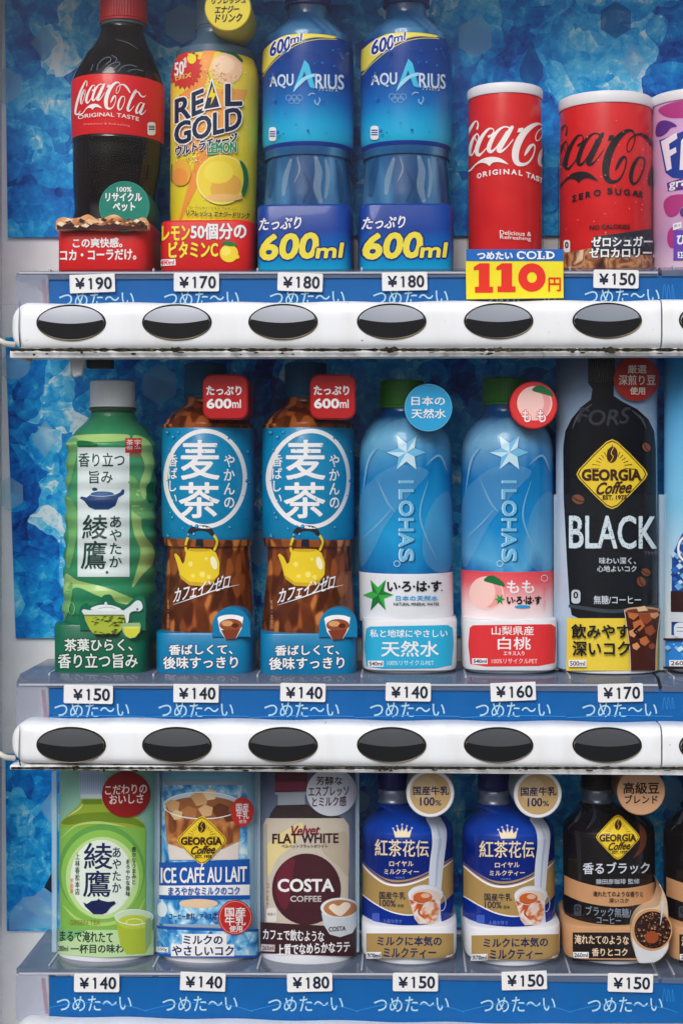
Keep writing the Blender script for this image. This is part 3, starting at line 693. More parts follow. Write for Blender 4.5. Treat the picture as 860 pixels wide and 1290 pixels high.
# ---------------- top row
ICEBITS = mottled([(.3, (50, 24, 18)), (.42, (120, 66, 40)), (.52, (206, 148, 104)), (.6, (110, 56, 36)), (.72, (232, 200, 166))], 85, .3, coat=.3, name='cola_ice_print', detail=2, dist=.6)
CARA = mottled([(.32, (96, 50, 30)), (.44, (190, 118, 72)), (.56, (226, 164, 112)), (.68, (244, 208, 164))], 60, .22, coat=.6, name='amber_ice_print', dist=.6, detail=2, stretch=(1, 1, 2))
COLA = mat((14, 6, 8), .09, coat=.4, name='dark_cola_bottle'); LOGOW = mat((244, 236, 234)); 
T = thing('cola_bottle', 'dark cola bottle with a red label, red base card and round green badge', 'bottle', at(137, fpy(0, 88), 88))
body = make('body', T, Lathe([(22, 155, 26.5), (29, 155, 26), (34, 154.5, 27), (46, 154, 32), (62, 152, 43), (78, 150.5, 52), (90, 149.5, 56.5), (97, 149, 57.2), (120, 149, 57.2), (165, 148.5, 56.5), (172, 148.5, 56.8), (176, 148.5, 55.8), (200, 148, 55), (230, 146, 52.5), (258, 145, 50), (280, 144, 52), (fpy(0, 34), 142, 52)], 88, smooth=4, tilt=.035), COLA)
cap(T, 156, 29, -26, 23, mat((196, 24, 30), .3, coat=.3))
make('neck_ring', T, Lathe([(23, 155.3, 25), (24, 155.3, 28), (27, 155.3, 28), (28.4, 155, 26)], 88), mat((96, 112, 124), .15, alpha=.8))
A = Art(80, 80, 6.14)
bx_ = lambda x, y: 180 + (x - 145) * .437
by_ = lambda x, y: 145 + (y - 40) * .55 + .012 * (bx_(x, y) - 370) + .0 + (6 if x < 60 else 0)
def by2(x, y):
    X = bx_(x, y); return 142 + (y - 40) * .56 + .00030 * (X - 330) ** 2 - (0 if X > 330 else .00012 * (X - 330) ** 2)
script(A, bx_, by2, LOGOW, .47, 16)
A.text('ORIGINAL TASTE', 120, 381, 582, 411, LOGOW, b=1, arc=30, sk=.03)
A.text('Delicious & Refreshing', 166, 460, 512, 478, mat((236, 150, 150)), arc=10, sk=.03)
A.rect(646, 455, 706, 556, WHITE, r=18); 
for k in range(3): A.rect(655, 482 + k * 13, 700, 490 + k * 13, INK)
make('label', T, Lathe([(93.6, 149.5, 57.6), (95, 149.3, 58.1), (120, 149, 58.1), (166, 148.6, 57.2), (168.5, 148.6, 56.8)], 88, tilt=.035), mat((216, 28, 34), .34, coat=.25), A, cap=False)
A = Art(0, 0, 3.223); LT = mat((92, 106, 124), .2, coat=.4)      # raised lettering on the shoulder
for p in ([(395, 285), (400, 262), (420, 240), (445, 232), (450, 245), (430, 262)], [(425, 285), (450, 262), (480, 252), (486, 262), (460, 282)], [(480, 290), (500, 270), (530, 264), (555, 272)], [(520, 290), (545, 282), (580, 288)], [(380, 262), (372, 285)], [(455, 225), (475, 238), (470, 250)]): A.stroke(p, 3.2, LT)
for p in ([(470, 160), (520, 175), (560, 200)], [(345, 225), (368, 200), (392, 186)]): A.stroke(p, [1, 3, 1], LT)
V, fm = A.mesh(Lathe([(22, 155, 26.5), (34, 154.5, 27), (46, 154, 32), (62, 152, 43), (78, 150.5, 52), (90, 149.5, 56.5), (97, 149, 57.2)], 88, smooth=4, tilt=.035)); link('raised_lettering', V, fm, body)
A = Art(0, 0, 3.223)
A.poly([(226, 888), (262, 884), (300, 886), (345, 880), (400, 888), (450, 876), (500, 890), (560, 884), (612, 888), (612, 930), (520, 940), (420, 934), (300, 942), (226, 936)], ICEBITS)
A.poly([(226, 912), (300, 920), (380, 912), (470, 922), (560, 914), (612, 920), (612, 938), (520, 944), (420, 938), (300, 944), (226, 940)], mat((58, 22, 24), .3))
A.text('この爽快感。', 298, 967, 497, 1005, WHITE, b=2.0, sk=-.01); A.text('コカ・コーラだけ。', 247, 1014, 553, 1056, WHITE, b=2.2, sk=-.015)
box(T, 70, 187, 277, fpy(0, 26), RED, A, n=7)
SPL = crom([(70, 280), (74, 275), (82, 273.5), (90, 276), (98, 275), (106, 271), (112, 270), (119, 274), (125, 277), (132, 274), (140, 270.5), (148, 271), (156, 276), (163, 279), (170, 278), (177, 274), (184, 275), (188, 282)], 4)
disc(T, 157, 260, 32, 16, 92, mat((10, 128, 110), .35), Art(120, 220, 9.05).text('100%', 250, 142, 414, 194, WHITE, b=3).text('リサイクル', 122, 208, 532, 302, WHITE, b=6).text('ペット', 206, 318, 455, 414, WHITE, b=6).ring(332, 362, 284, 284, 7, mat((40, 160, 140))), mat((6, 84, 74), .4))
A = Art(); rg = random.Random(14)
A.poly([(72, 283), (84, 281.5), (98, 284), (112, 281), (128, 284), (144, 281), (160, 284.5), (174, 282), (186, 284), (186, 289), (72, 289)], mat((66, 30, 28), .25))
for k in range(40):
    x, y, r_ = rg.uniform(75, 182), rg.uniform(276, 285), rg.uniform(2, 6); A.poly([(x - r_, y), (x - r_ * .2, y - r_ * .6), (x + r_, y - r_ * .1), (x + r_ * .2, y + r_ * .55)], mat([(240, 196, 150), (96, 48, 30), (206, 130, 80), (60, 30, 26), (248, 222, 186)][k % 5], .2, coat=.4))
make('splash_trim', T, Prism([tuple(p) for p in SPL] + [(187, 289.5), (150, 290.5), (110, 289.5), (70.5, 290)], 13, 24, 1.6), CARA, A)

YB = (236, 214, 58)
T = thing('energy_drink_bottle', 'yellow lemon energy drink bottle with a red base card and yellow disc', 'bottle', at(268, fpy(0, 88), 88))
LEM = grad([(57, (232, 208, 76)), (160, (236, 214, 62)), (277, (222, 206, 40))], .32, coat=.2, noise=.25)
P_ = [(57, 271, 41), (60, 271, 46), (66, 271, 49.5), (78, 271, 53.5), (95, 271, 55.2), (130, 270.5, 55), (200, 269.5, 54.2), (250, 268.5, 53.6), (fpy(0, 34), 268, 53)]
PETB = mat((70, 98, 120), .12, coat=.5, name='clear_neck_plastic')
make('body', T, Lathe([(32, 271, 24), (42, 271, 25), (49, 271, 32), (55, 271, 39), (62, 271, 45), (80, 271, 50), (fpy(0, 38), 268, 50)], 88, smooth=3), PETB)
cap(T, 271, 24, -20, 33, mat((78, 104, 122), .3))
A = Art(200, 50, 5.375); OR_, NV, WO = mat((236, 150, 66)), mat((26, 34, 66)), mat((238, 240, 240)); PINK = mat((240, 196, 160))
A.poly([(318, 42), (395, 40), (340, 200), (310, 330), (200, 400), (110, 440), (96, 420), (200, 330)], OR_)
A.poly([(300, 340), (480, 330), (597, 340), (570, 424), (520, 640), (330, 660), (270, 760), (120, 760), (110, 560)], mat((240, 168, 84)))
A.poly([(270, 740), (420, 640), (335, 790), (262, 990), (152, 1222), (138, 1222), (206, 970)], OR_)
A.ell(462, 195, 104, 108, PINK); A.ell(440, 170, 70, 60, mat((246, 212, 180))); A.poly([(408, 78), (450, 64), (505, 80), (566, 136), (556, 152), (510, 112), (455, 92)], mat((30, 104, 60)), True)
sb = []
for k in range(44): a = R_(k * 360 / 44); r_ = 122 if k % 2 else 100; sb.append((178 + r_ * math.cos(a), 196 + r_ * 1.2 * math.sin(a)))
A.poly(sb, mat((204, 50, 44))); A.text('50', 112, 152, 172, 240, WHITE, b=4, sk=-.2); A.text('個分', 176, 120, 192, 190, WHITE, b=1); A.ell(226, 128, 30, 36, mat(YB)); A.poly([(220, 92), (250, 86), (246, 104)], GREEN); A.text('ビタミンC', 118, 232, 222, 266, mat((250, 220, 120)), b=2, sk=-.25)
rg = random.Random(5); DOT, DOT2 = mat((196, 150, 70)), mat((250, 238, 170))
for k in range(260):
    cx, cy = (rg.gauss(400, 70), rg.gauss(250, 40)) if k % 3 == 0 else ((rg.gauss(190, 60), rg.gauss(800, 40)) if k % 3 == 1 else (rg.uniform(100, 650), rg.uniform(80, 1150)))
    if cx < 600 or cx > 610: A.ell(cx, cy, rg.uniform(2, 6), rg.uniform(2, 5), DOT if k % 2 else DOT2, n=6)
A.ell(160, 900, 64, 90, mat((232, 176, 66))); A.ell(150, 930, 52, 60, OR_); A.poly([(96, 840), (104, 850), (100, 960), (92, 960)], GREEN)
A.ell(424, 950, 166, 168, mat((244, 226, 130))); A.ell(424, 948, 156, 158, mat((238, 210, 64))); A.ell(452, 1000, 104, 84, mat((232, 176, 76)), a=-25); A.ell(404, 900, 96, 76, mat((242, 220, 80))); A.ell(440, 1070, 120, 24, mat((238, 190, 120)))
A.poly([(540, 822), (570, 840), (594, 900), (596, 980), (574, 1050), (552, 1036), (566, 960), (560, 890)], mat((24, 110, 70)), True)
def block(fn):
    fn(WO, 6, True); fn(NV, 0, False)
kk = -.26
A.text('RE', 124, 374, 306, 528, NV, b=9, sk=-.42, out=WO, od=8); A.text('L', 452, 306, 552, 446, NV, b=12, sk=-.05, out=WO, od=8)
A.poly([(360, 258), (424, 462), (296, 486)], WO); A.poly([(360, 282), (410, 456), (310, 474)], NV); A.poly([(366, 318), (336, 396), (362, 392), (352, 446), (394, 360), (370, 366)], mat((246, 214, 40)))
A.text('GOLD', 124, 512, 548, 658, NV, b=10, sk=-.28, out=WO, od=8)
A.text('ウルトラチャージ', 128, 680, 520, 746, NV, b=5, sk=-.24, shear=.1, out=WO, od=4); A.text('LEMON', 332, 702, 516, 770, mat((22, 140, 96)), b=5, sk=-.06, out=WO, od=3)
A.text('ローヤルゼリーエキス アルギニン', 216, 1134, 520, 1152, NV, sk=.04); A.text('リフレッシュ エナジードリンク', 198, 1166, 600, 1204, NV, b=2, sk=.05, shear=.15)
A.text('S', 72, 1160, 88, 1200, NV, b=3)
make('label', T, Lathe(P_, 88, smooth=4), LEM, A, cap=False)
A = Art(190, 0, 3.226); A.text('レモン', 48, 918, 158, 976, mat((250, 226, 60)), b=3.4, sk=-.03, out=mat((150, 20, 20)), od=1.5); A.text('50個分の', 164, 908, 386, 972, WHITE, b=3.4, sk=-.01, out=mat((150, 20, 20)), od=1.5)
A.text('ビタミンC', 76, 982, 272, 1046, mat((250, 226, 60)), b=3.4, sk=-.02, out=mat((150, 20, 20)), od=1.5)
A.ell(318, 1030, 37, 36, mat((244, 214, 50)), a=20); A.ell(350, 1044, 10, 8, mat((244, 214, 50))); A.ell(306, 1022, 20, 18, mat((250, 230, 100))); A.poly([(288, 990), (305, 980), (335, 985), (350, 996), (330, 1002), (305, 998)], GREEN, True)
A.rect(38, 1054, 102, 1080, WHITE, rot=-3); A.text('490ml', 44, 1058, 96, 1076, RED, b=1, sk=-.04)
box(T, 199.5, 319, 277.5, fpy(0, 26), RED, A, n=6)
disc(T, 287, 10, 29, 10, 86, mat((226, 206, 60), .35), Art(190, 0, 3.226).text('リフレッシュ', 248, -8, 386, 14, BLACK, b=1.6, sk=-.04, shear=.15).text('エナジー', 262, 24, 358, 52, BLACK, b=1.6, sk=-.04, shear=.15).text('ドリンク', 264, 56, 370, 88, BLACK, b=1.6, sk=-.04, shear=.15), mat((206, 190, 70), .4))

T = thing('sports_drink_bottle', 'left one of two blue sports drink bottles, next to the yellow lemon bottle', 'bottle', at(387, fpy(0, 88), 88), 'blue sports drink bottles')
WAT = mottled([(.25, (8, 56, 108)), (.45, (36, 92, 142)), (.6, (80, 134, 174)), (.78, (176, 204, 222))], 20, .14, coat=.5, name='clear_sports_drink', dist=1.5, stretch=(1, 1, .35), detail=2)
make('body', T, Lathe([(3, 388, 25), (18, 388, 26), (23, 388, 33), (30, 388, 44), (38, 388, 51), (50, 388, 55), (184, 388, 55), (190, 388, 52.2), (210, 388.5, 53), (235, 388.5, 55), (258, 388.5, 56.2), (fpy(0, 34), 388, 55)], 88, smooth=4), WAT)
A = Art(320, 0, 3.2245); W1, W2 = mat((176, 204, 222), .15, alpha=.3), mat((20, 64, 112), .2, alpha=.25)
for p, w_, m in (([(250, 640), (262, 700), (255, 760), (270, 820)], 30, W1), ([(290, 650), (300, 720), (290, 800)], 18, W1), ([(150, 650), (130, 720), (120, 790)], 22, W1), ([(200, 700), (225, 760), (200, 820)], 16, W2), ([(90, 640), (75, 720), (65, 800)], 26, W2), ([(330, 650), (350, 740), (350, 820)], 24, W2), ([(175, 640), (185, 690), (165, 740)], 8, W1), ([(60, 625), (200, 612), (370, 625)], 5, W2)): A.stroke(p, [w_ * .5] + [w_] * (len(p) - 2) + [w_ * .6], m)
V, fm = A.mesh(Lathe([(184, 388, 55), (190, 388, 52.6), (210, 388.5, 53.4), (235, 388.5, 55.4), (260, 388.5, 56.6)], 88, smooth=3)); link('facet_light_streaks', V, fm, [c for c in T.children][0])  # pale glints and dark tones painted on for light in the clear facets
cap(T, 388, 28.5, -30, 2, mat((16, 46, 120), .3, coat=.3))
AQ = grad([(36, (0, 48, 128)), (95, (0, 64, 150)), (125, (0, 106, 186)), (150, (10, 158, 212)), (182, (36, 184, 224))], .28, coat=.35)
A = Art(320, 0, 3.2245); BLU = mat((18, 48, 140)); YB2 = mat((232, 216, 84)); AW = mat((206, 224, 240))
A.poly(list(crom([(30, 300), (30, 232), (48, 196), (95, 158), (150, 138), (215, 128), (290, 134), (336, 152)])) + list(crom([(320, 156), (250, 152), (190, 166), (125, 204), (75, 250), (44, 292)])), YB2)
A.stroke([(36, 312), (66, 268), (124, 214), (190, 176), (260, 160), (335, 160)], 2.5, YB2)
A.text('600', 68, 160, 148, 216, BLU, b=3, sk=-.36, shear=.1, out=WHITE, od=4); A.text('ml', 150, 142, 194, 172, BLU, b=2.4, sk=-.25, shear=.1, out=WHITE, od=3)
A.text('AQU', 66, 303, 160, 359, AW, b=1.8, sk=-.06); A.text('RIUS', 249, 303, 362, 362, AW, b=1.8, sk=.04)
A.poly([(205, 244), (222, 262), (248, 362), (226, 354), (204, 290), (186, 346), (158, 376)], CYAN); A.poly(crom([(160, 376), (170, 345), (205, 312), (246, 298)]).tolist() + crom([(246, 312), (215, 322), (182, 352), (160, 376)]).tolist(), mat((150, 215, 240)))
A.text('アクエリアス', 262, 354, 336, 372, AW, b=.6, sk=.06)
for x, y in ((142, 398), (164, 398), (186, 398), (153, 410), (175, 410)): A.ring(x, y, 12.5, 12.5, 2, mat((130, 180, 220)), n=20)
for a0, q in ((200, (236, 396)), (320, (250, 408)), (90, (262, 412))): A.ring(q[0], q[1], 18, 18, 4, mat((150, 195, 230)), n=12, a0=a0, a1=a0 + 110)
A.rect(65, 517, 93, 574, WHITE, r=10)
for k in range(3): A.rect(68, 533 + k * 9, 90, 538 + k * 9, BLU)
rg = random.Random(9)
for k in range(46):
    x, y = rg.uniform(50, 385), rg.uniform(200, 560); r_ = rg.uniform(2, 7); A.ell(x, y, r_ * .8, r_, mat((14, 60, 150), .2)); A.ell(x - r_ * .2, y - r_ * .25, r_ * .55, r_ * .65, mat((40, 130, 210), .15))
make('label', T, Lathe([(36, 388, 50), (40, 388, 52.8), (46, 388, 55.2), (54, 388, 56.8), (80, 388, 57.4), (150, 388, 57.4), (172, 388, 57), (180, 388, 55)], 88, smooth=3), AQ, A, cap=False)
make('label_edge', T, Lathe([(178, 388, 56.2), (181, 388, 56.2), (187, 388, 53.6), (191, 388, 52.8)], 88), mat((16, 50, 140), .3), cap=False)
A = Art(320, 0, 3.2245)
A.text('たっぷり', 24, 884, 190, 932, WHITE, b=2, sk=-.05, shear=.2, out=mat((16, 50, 140)), od=3)
A.text('600', 30, 952, 258, 1050, mat((238, 222, 70)), b=9, sk=-.04, shear=.14, out=mat((14, 40, 120)), od=7); A.text('ml', 256, 990, 358, 1046, mat((238, 222, 70)), b=5, sk=-.03, shear=.14, out=mat((14, 40, 120)), od=7)
box(T, 322, 442, 257.5, fpy(0, 26), grad([(257, (0, 58, 146)), (290, (0, 58, 150)), (315, (0, 110, 190)), (341, (10, 170, 218))], .3, coat=.3, Y=26), A, n=7)
copy_tree(T, 125.2 * pxs(450, 60), 'right one of two blue sports drink bottles, next to the short red can')

def rim_can(name, lab, cx, hw, ytop, ybase, row, mbody, A, cat='can', rimh=13):
    T = thing(name, lab, cat, at(cx, fpy(row, 80), 80))
    Y = 30 + hw
    make('body', T, Lathe([(ytop + rimh - 1, cx, hw - 1), (ytop + rimh + 4, cx, hw - .4), (ybase - 6, cx, hw - .3), (ybase - 1, cx, hw - 1.5), (ybase, cx, hw - 3)], Y), mbody, A)
    make('lid', T, Lathe([(ytop + 1.5, cx, hw - 4), (ytop, cx, hw - 1.5), (ytop + .5, cx, hw + .3), (ytop + 2, cx, hw + 1), (ytop + rimh - 1.5, cx, hw + 1), (ytop + rimh, cx, hw + .4), (ytop + rimh, cx, hw - 2)], Y), mat((232, 230, 234), .35, name='white_lid'))
    make('sleeve', T, Lathe([(ytop + rimh + 60, cx, hw + 1.6), (ybase - 1, cx, hw + 1.6)], Y), SLEEVE, cap=False)
    return T
SLEEVE = clear('clear_sleeve', (225, 230, 240), .004, .06, .3, smear=.008)
CANR = mottled([(.3, (206, 26, 30)), (.7, (222, 36, 38))], 30, .26, coat=.5, name='red_can_print')
A = Art(580, 150, 7.17); script(A, lambda x, y: x, lambda x, y: y, LOGOW, 1.0)
for ch, x, x1 in (('O', 155, 190), ('R', 206, 245), ('I', 262, 269), ('G', 290, 335), ('I', 354, 361), ('N', 388, 434), ('A', 455, 500), ('L', 520, 550), ('T', 584, 620), ('A', 624, 660), ('S', 667, 694), ('T', 698, 720)):
    xc = (x + x1) / 2; yo = .0009 * max(0, xc - 420) ** 2 + .0008 * max(0, 380 - xc) ** 2; A.text(ch, x, 456 + yo, x1, 500 + yo, LOGOW, b=4, sk=.0018 * (xc - 420) if xc > 420 else .0014 * (xc - 380) if xc < 380 else 0)
A.zoom(570, 80, 2.9655); A.text('Delicious &', 176, 627, 288, 643, LOGOW, b=.2, sk=.06); A.text('Refreshing', 177, 645, 287, 663, LOGOW, b=.2, sk=.06)
rim_can('cola_can', 'short red can with a white lid and white script, behind the yellow 110 yen card', 635.5, 46.5, 103.5, fpy(0, 30), 0, CANR, A)
A = Art(690, 150, 6.14); BK = mat((30, 22, 26), .3)
script(A, lambda x, y: 135 + (x - 145) * .897, lambda x, y: 75 + (y - 40) * 1.093 + .02 * (x - 300), BK, .92)
for ch, x, x1, y, sk_ in (('Z', 190, 222, 592, -.3), ('E', 242, 272, 576, -.25), ('R', 294, 330, 563, -.2), ('O', 355, 405, 549, -.12), ('S', 456, 495, 536, 0), ('U', 517, 560, 541, .04), ('G', 582, 625, 545, .08), ('A', 645, 690, 553, .14), ('R', 696, 724, 561, .2)): A.text(ch, x, y, x1, y + 45, BK, b=4.5, sk=sk_)
A.zoom(570, 80, 2.9655); A.text('NO CALORIES', 512, 602, 658, 618, BK, b=1.2, sk=-.02, arc=3); DP = mat((236, 120, 110), .15)
rg = random.Random(2)
for k in range(40): A.ell(rg.uniform(400, 735), rg.uniform(180, 640), rg.uniform(1, 3), rg.uniform(1, 3.4), DP, n=8)
A.poly([(386, 712), (420, 704), (470, 700), (520, 690), (745, 690), (746, 766), (386, 766)], ICEBITS); A.poly([(527, 648), (735, 618), (746, 700), (735, 716), (516, 712)], mat((44, 46, 56)))
for k in range(9): A.poly([(560 + k * 22, 650 + k * 3), (575 + k * 22, 646), (590 + k * 20, 690)], mat((70, 78, 92)))
A.rect(420, 660, 443, 706, WHITE, r=8); A.text('0', 426, 668, 437, 690, BLACK, b=2)
A.text('ゼロシュガー', 520, 648, 736, 684, WHITE, b=2.4, sk=-.01, out=BLACK, od=2); A.text('ゼロカロリー。', 512, 690, 750, 726, WHITE, b=2.4, sk=-.005, out=BLACK, od=2)
rim_can('zero_cola_can', 'wide red can with black script and a white lid, right of the short red can', 762, 58, 114, fpy(0, 30), 0, CANR, A, rimh=14.5)
A = Art(800, 100, 5.16); MAG, PUR, FB = mat((178, 56, 130)), mat((92, 50, 140)), mat((30, 60, 150)); 
A.poly([(150, 196), (240, 150), (420, 120), (520, 180), (440, 236), (300, 252), (200, 244)], MAG, True); A.poly([(134, 366), (132, 320), (150, 280), (190, 266), (240, 280), (268, 306), (230, 316), (200, 350), (165, 370)], PUR, True)
A.poly([(155, 396), (330, 330), (700, 300), (720, 600), (330, 648), (240, 640), (195, 606)], FB); A.poly([(166, 404), (266, 346), (272, 384), (218, 420), (222, 462), (262, 440), (266, 474), (226, 500), (236, 580), (204, 596)], mat((236, 226, 240)))
A.poly([(286, 590), (296, 400), (350, 330), (400, 360), (420, 560), (380, 566), (374, 520), (330, 530), (324, 586)], mat((236, 226, 240))); A.text('NTA', 430, 340, 680, 560, mat((236, 226, 240)), b=12)
A.poly([(204, 674), (310, 640), (520, 628), (520, 700), (310, 716), (212, 728)], PUR); A.text('grape', 220, 654, 420, 706, WHITE, b=3, sk=-.2)
A.poly([(186, 840), (190, 790), (230, 756), (310, 748), (420, 770), (360, 800), (300, 830), (270, 880), (215, 890)], MAG, True); A.poly([(210, 1060), (214, 990), (250, 960), (290, 1000), (280, 1080), (236, 1096)], MAG, True); A.ell(312, 865, 24, 30, PUR)
A.poly([(244, 940), (298, 926), (300, 966), (246, 982)], WHITE); A.text('果汁', 252, 942, 294, 960, FB, sk=-.2); A.rect(248, 980, 560, 1176, mat((110, 70, 180))); A.text('ひんやり', 272, 1010, 500, 1072, WHITE, b=5); A.rect(276, 1122, 350, 1162, WHITE); A.text('350', 282, 1128, 344, 1156, FB, b=2)
rim_can('grape_soda_can', 'pale purple grape soda can cut by the right edge, beside the wide red can', 877, 58.5, 110.5, fpy(0, 30), 0, grad([(120, (206, 160, 206)), (220, (214, 170, 212)), (300, (206, 160, 204)), (341, (232, 206, 226))], .28, coat=.4), A, rimh=13)

c0 = thing('price_card', 'yellow and blue card with a red 110 yen price', 'price card', at(648, 376, -10))
A = Art(570, 80, 2.9655); A.rect(49, 694, 412, 738, mat((18, 104, 190))); A.text('つめたい', 92, 704, 222, 731, WHITE, b=2.4)
def slab(A, x0, y0, x1, y1, ch, m):
    w, h = x1 - x0, y1 - y0; f = lambda p: [(x0 + a * w, y0 + b * h) for a, b in p]
    if ch == '1': A.poly(f([(.0, .13), (.3, .0), (.82, .0), (.82, .8), (1, .8), (1, 1), (.06, 1), (.06, .8), (.26, .8), (.26, .22), (.0, .24)]), m)
    else:
        A.ring(x0 + w / 2, y0 + h / 2, w / 2, h / 2, w * .32, m, n=48)
for i, (a, b, ch) in enumerate(((78, 150, '1'), (162, 234, '1'), (244, 346, '0'))): slab(A, a, 746, b, 856 - i * 2, ch, mat((226, 46, 30)))
A.text('円', 357, 800, 402, 850, mat((226, 46, 30)), b=2)
for ch, a, b in (('C', 238, 272), ('O', 274, 312), ('L', 314, 342), ('D', 345, 380)):     # serif capitals
    if ch in 'CO': A.ring((a + b) / 2, 716, (b - a) / 2, 15, 5.5, WHITE, n=32, a0=40 if ch == 'C' else 0, a1=320 if ch == 'C' else 360); A.ring((a + b) / 2, 716, (b - a) / 2, 14, 9, WHITE, n=12, a0=140, a1=220)
    if ch == 'C': A.rect(b - 5, 703, b - 1, 713, WHITE)
    if ch == 'L': A.rect(a + 5, 702, a + 14, 730, WHITE); A.rect(a, 701, a + 19, 704, WHITE); A.rect(a, 727, b, 731, WHITE); A.rect(b - 4, 719, b, 730, WHITE)
    if ch == 'D': A.rect(a + 4, 702, a + 13, 730, WHITE); A.ring(a + 12, 716, b - a - 12, 15, 6.5, WHITE, n=24, a0=-90, a1=90); A.rect(a, 701, a + 14, 704.5, WHITE); A.rect(a, 728, a + 14, 731, WHITE)
o = make('price_card', None, Prism([(586, 314.5), (709, 314), (709.5, 375.5), (587, 377)], -14, -12.2, .4), mat((246, 228, 40), .4, grain=.04), A)
for k_ in ('label', 'category'): o[k_] = c0[k_]
bpy.data.objects.remove(c0); o.name = 'price_card'

# ---------------- middle row
G1, G2, G3 = mat((22, 106, 58), .35, coat=.3), mat((112, 172, 104), .35, coat=.3), mat((164, 202, 122), .35, coat=.3)
T = thing('green_tea_bottle', 'green tea bottle with wavy sides, white cap and glass teapot on its base card', 'bottle', at(140, fpy(1, 88), 88))
TEA = grad([(530, (54, 134, 92)), (640, (76, 160, 108)), (740, (46, 134, 92)), (849, (18, 98, 70))], .32, coat=.35, noise=.3, nscale=25, name='green_tea_print')
BG = mat((48, 92, 66), .15, coat=.5)
pr = [(520, 142, 27.5), (526, 142, 29), (533, 141.5, 35), (540, 141.5, 43)]
pr += [(546, 141, 47), (551, 141, 50), (558, 141, 56)]
for i in range(30):
    y = 562 + i * 7.6; a = .5 + .5 * math.cos((y - 560) / 23.5 * 2 * math.pi); pr.append((y, 141 - .012 * (y - 560), 53.2 + 3.6 * a + .012 * (y - 560)))
L = Lathe(pr + [(fpy(1, 34), 138, 56)], 88, smooth=2)
A = Art(0, 440, 3)
for p, m in (([(250, 335), (330, 322), (480, 322), (470, 345), (360, 352), (260, 362)], G3), ([(262, 350), (300, 345), (285, 430), (262, 520), (250, 480)], G2),
             ([(500, 330), (560, 345), (585, 420), (560, 520), (535, 640), (545, 700), (590, 760), (588, 800), (540, 850), (500, 900), (520, 820), (530, 760), (505, 690), (498, 600), (530, 500), (545, 430)], G3),
             ([(488, 480), (520, 500), (540, 560), (590, 600), (590, 640), (540, 640), (490, 590)], G2), ([(252, 560), (290, 600), (292, 700), (268, 820), (250, 800), (262, 700)], G2),
             ([(250, 850), (300, 875), (400, 900), (500, 940), (560, 960), (480, 965), (380, 935), (290, 900), (248, 940)], G3), ([(240, 940), (275, 880), (270, 960), (244, 1030), (232, 1030)], G2),
             ([(552, 520), (580, 500), (588, 560), (560, 580)], G1), ([(300, 345), (360, 352), (365, 366), (300, 368)], G1)): A.poly(p, m, True)
PAP = mat((214, 226, 226), .4); DT = mat((30, 66, 60)); TB = mat((28, 62, 112)); 
A.rect(296, 371, 489, 860, PAP); A.rect(473, 336, 534, 392, mat((190, 50, 44))); A.vtext('宇治', 505, 340, 532, 390, WHITE); A.vtext('茶葉', 477, 340, 503, 390, WHITE); A.text('一〇〇%使用', 478, 396, 532, 406, RED)
A.text('香り立つ', 300, 392, 470, 444, DT, b=1.2); A.text('旨み', 340, 458, 426, 506, DT, b=1.2)
A.poly([(330, 560), (345, 548), (440, 548), (455, 540), (462, 528), (470, 532), (468, 548), (448, 560), (436, 592), (410, 606), (360, 606), (338, 596), (322, 574), (304, 562), (312, 556)], TB, False); A.ell(388, 546, 42, 9, mat((44, 84, 140))); A.ell(360, 529, 10, 6, TB); A.stroke([(345, 552), (388, 556), (436, 550)], 2, mat((160, 190, 214)))
A.text('綾', 316, 626, 406, 716, DT, b=1.6, shear=.05); A.text('鷹', 312, 724, 402, 830, DT, b=1.4, shear=.05); A.vtext('あやたか', 412, 626, 462, 828, DT, b=.6); A.ell(405, 842, 5, 5, DT, n=10)
A.ring(275, 980, 12, 24, 2, G3)
make('body', T, L, TEA, A)
make('neck_ring', T, Lathe([(512, 142, 27), (513, 142, 29.5), (517, 142, 29.5), (518, 142, 27.5), (522, 142, 27.5)], 88), BG)
cap(T, 142, 27.5, 478.5, 512, mat((238, 242, 246), .45, name='frosted_cap'))
def relief(T, pts, Yf, Yb, m, A): return make('relief', T, Prism(pts, Yf, Yb, 1.2), m, A)
CG = mat((16, 106, 76), .34, coat=.3, grain=.12)
A = Art(0, 440, 3)
for st, q in (('茶葉ひらく、', (246, 1094, 500, 1140)), ('香り立つ旨み', (222, 1150, 520, 1204))): A.text(st, *q, mat((222, 232, 226)), b=1.8, out=mat((10, 44, 32)), od=3.4, sk=-.005)
cardo = box(T, 64, 184, 786.5, fpy(1, 26), CG, A, n=6)
A = Art(80, 740, 7.167); GW = mat((212, 224, 226), .25); TL1, TL2 = mat((168, 184, 60)), mat((48, 60, 26))
A.poly([(185, 235), (560, 235), (555, 300), (520, 390), (470, 432), (290, 436), (240, 380), (200, 300)], TL1); rg = random.Random(4)
for k in range(46):
    x, y = rg.uniform(215, 535), rg.uniform(262, 425)
    if abs(x - 375) < 185 - max(0, (y - 250)) * .55: a = rg.uniform(-.7, .5); l = rg.uniform(18, 34); A.stroke([(x - l * math.cos(a), y - l * math.sin(a)), (x, y - 5), (x + l * math.cos(a), y + l * math.sin(a))], [2, rg.uniform(7, 12), 2], TL2 if k % 3 else mat((92, 108, 36)), k=3)
A.poly([(268, 420), (520, 420), (500, 438), (290, 440)], mat((30, 36, 20))); A.poly([(165, 214), (180, 196), (240, 206), (380, 160), (520, 200), (560, 214), (560, 246), (186, 246)], GW, False)
A.poly([(250, 196), (300, 165), (380, 156), (460, 168), (520, 200), (400, 214)], mat((228, 236, 238)), True); A.stroke([(320, 190), (400, 178), (470, 190)], 5, mat((120, 150, 180))); A.ell(384, 148, 13, 18, GW)
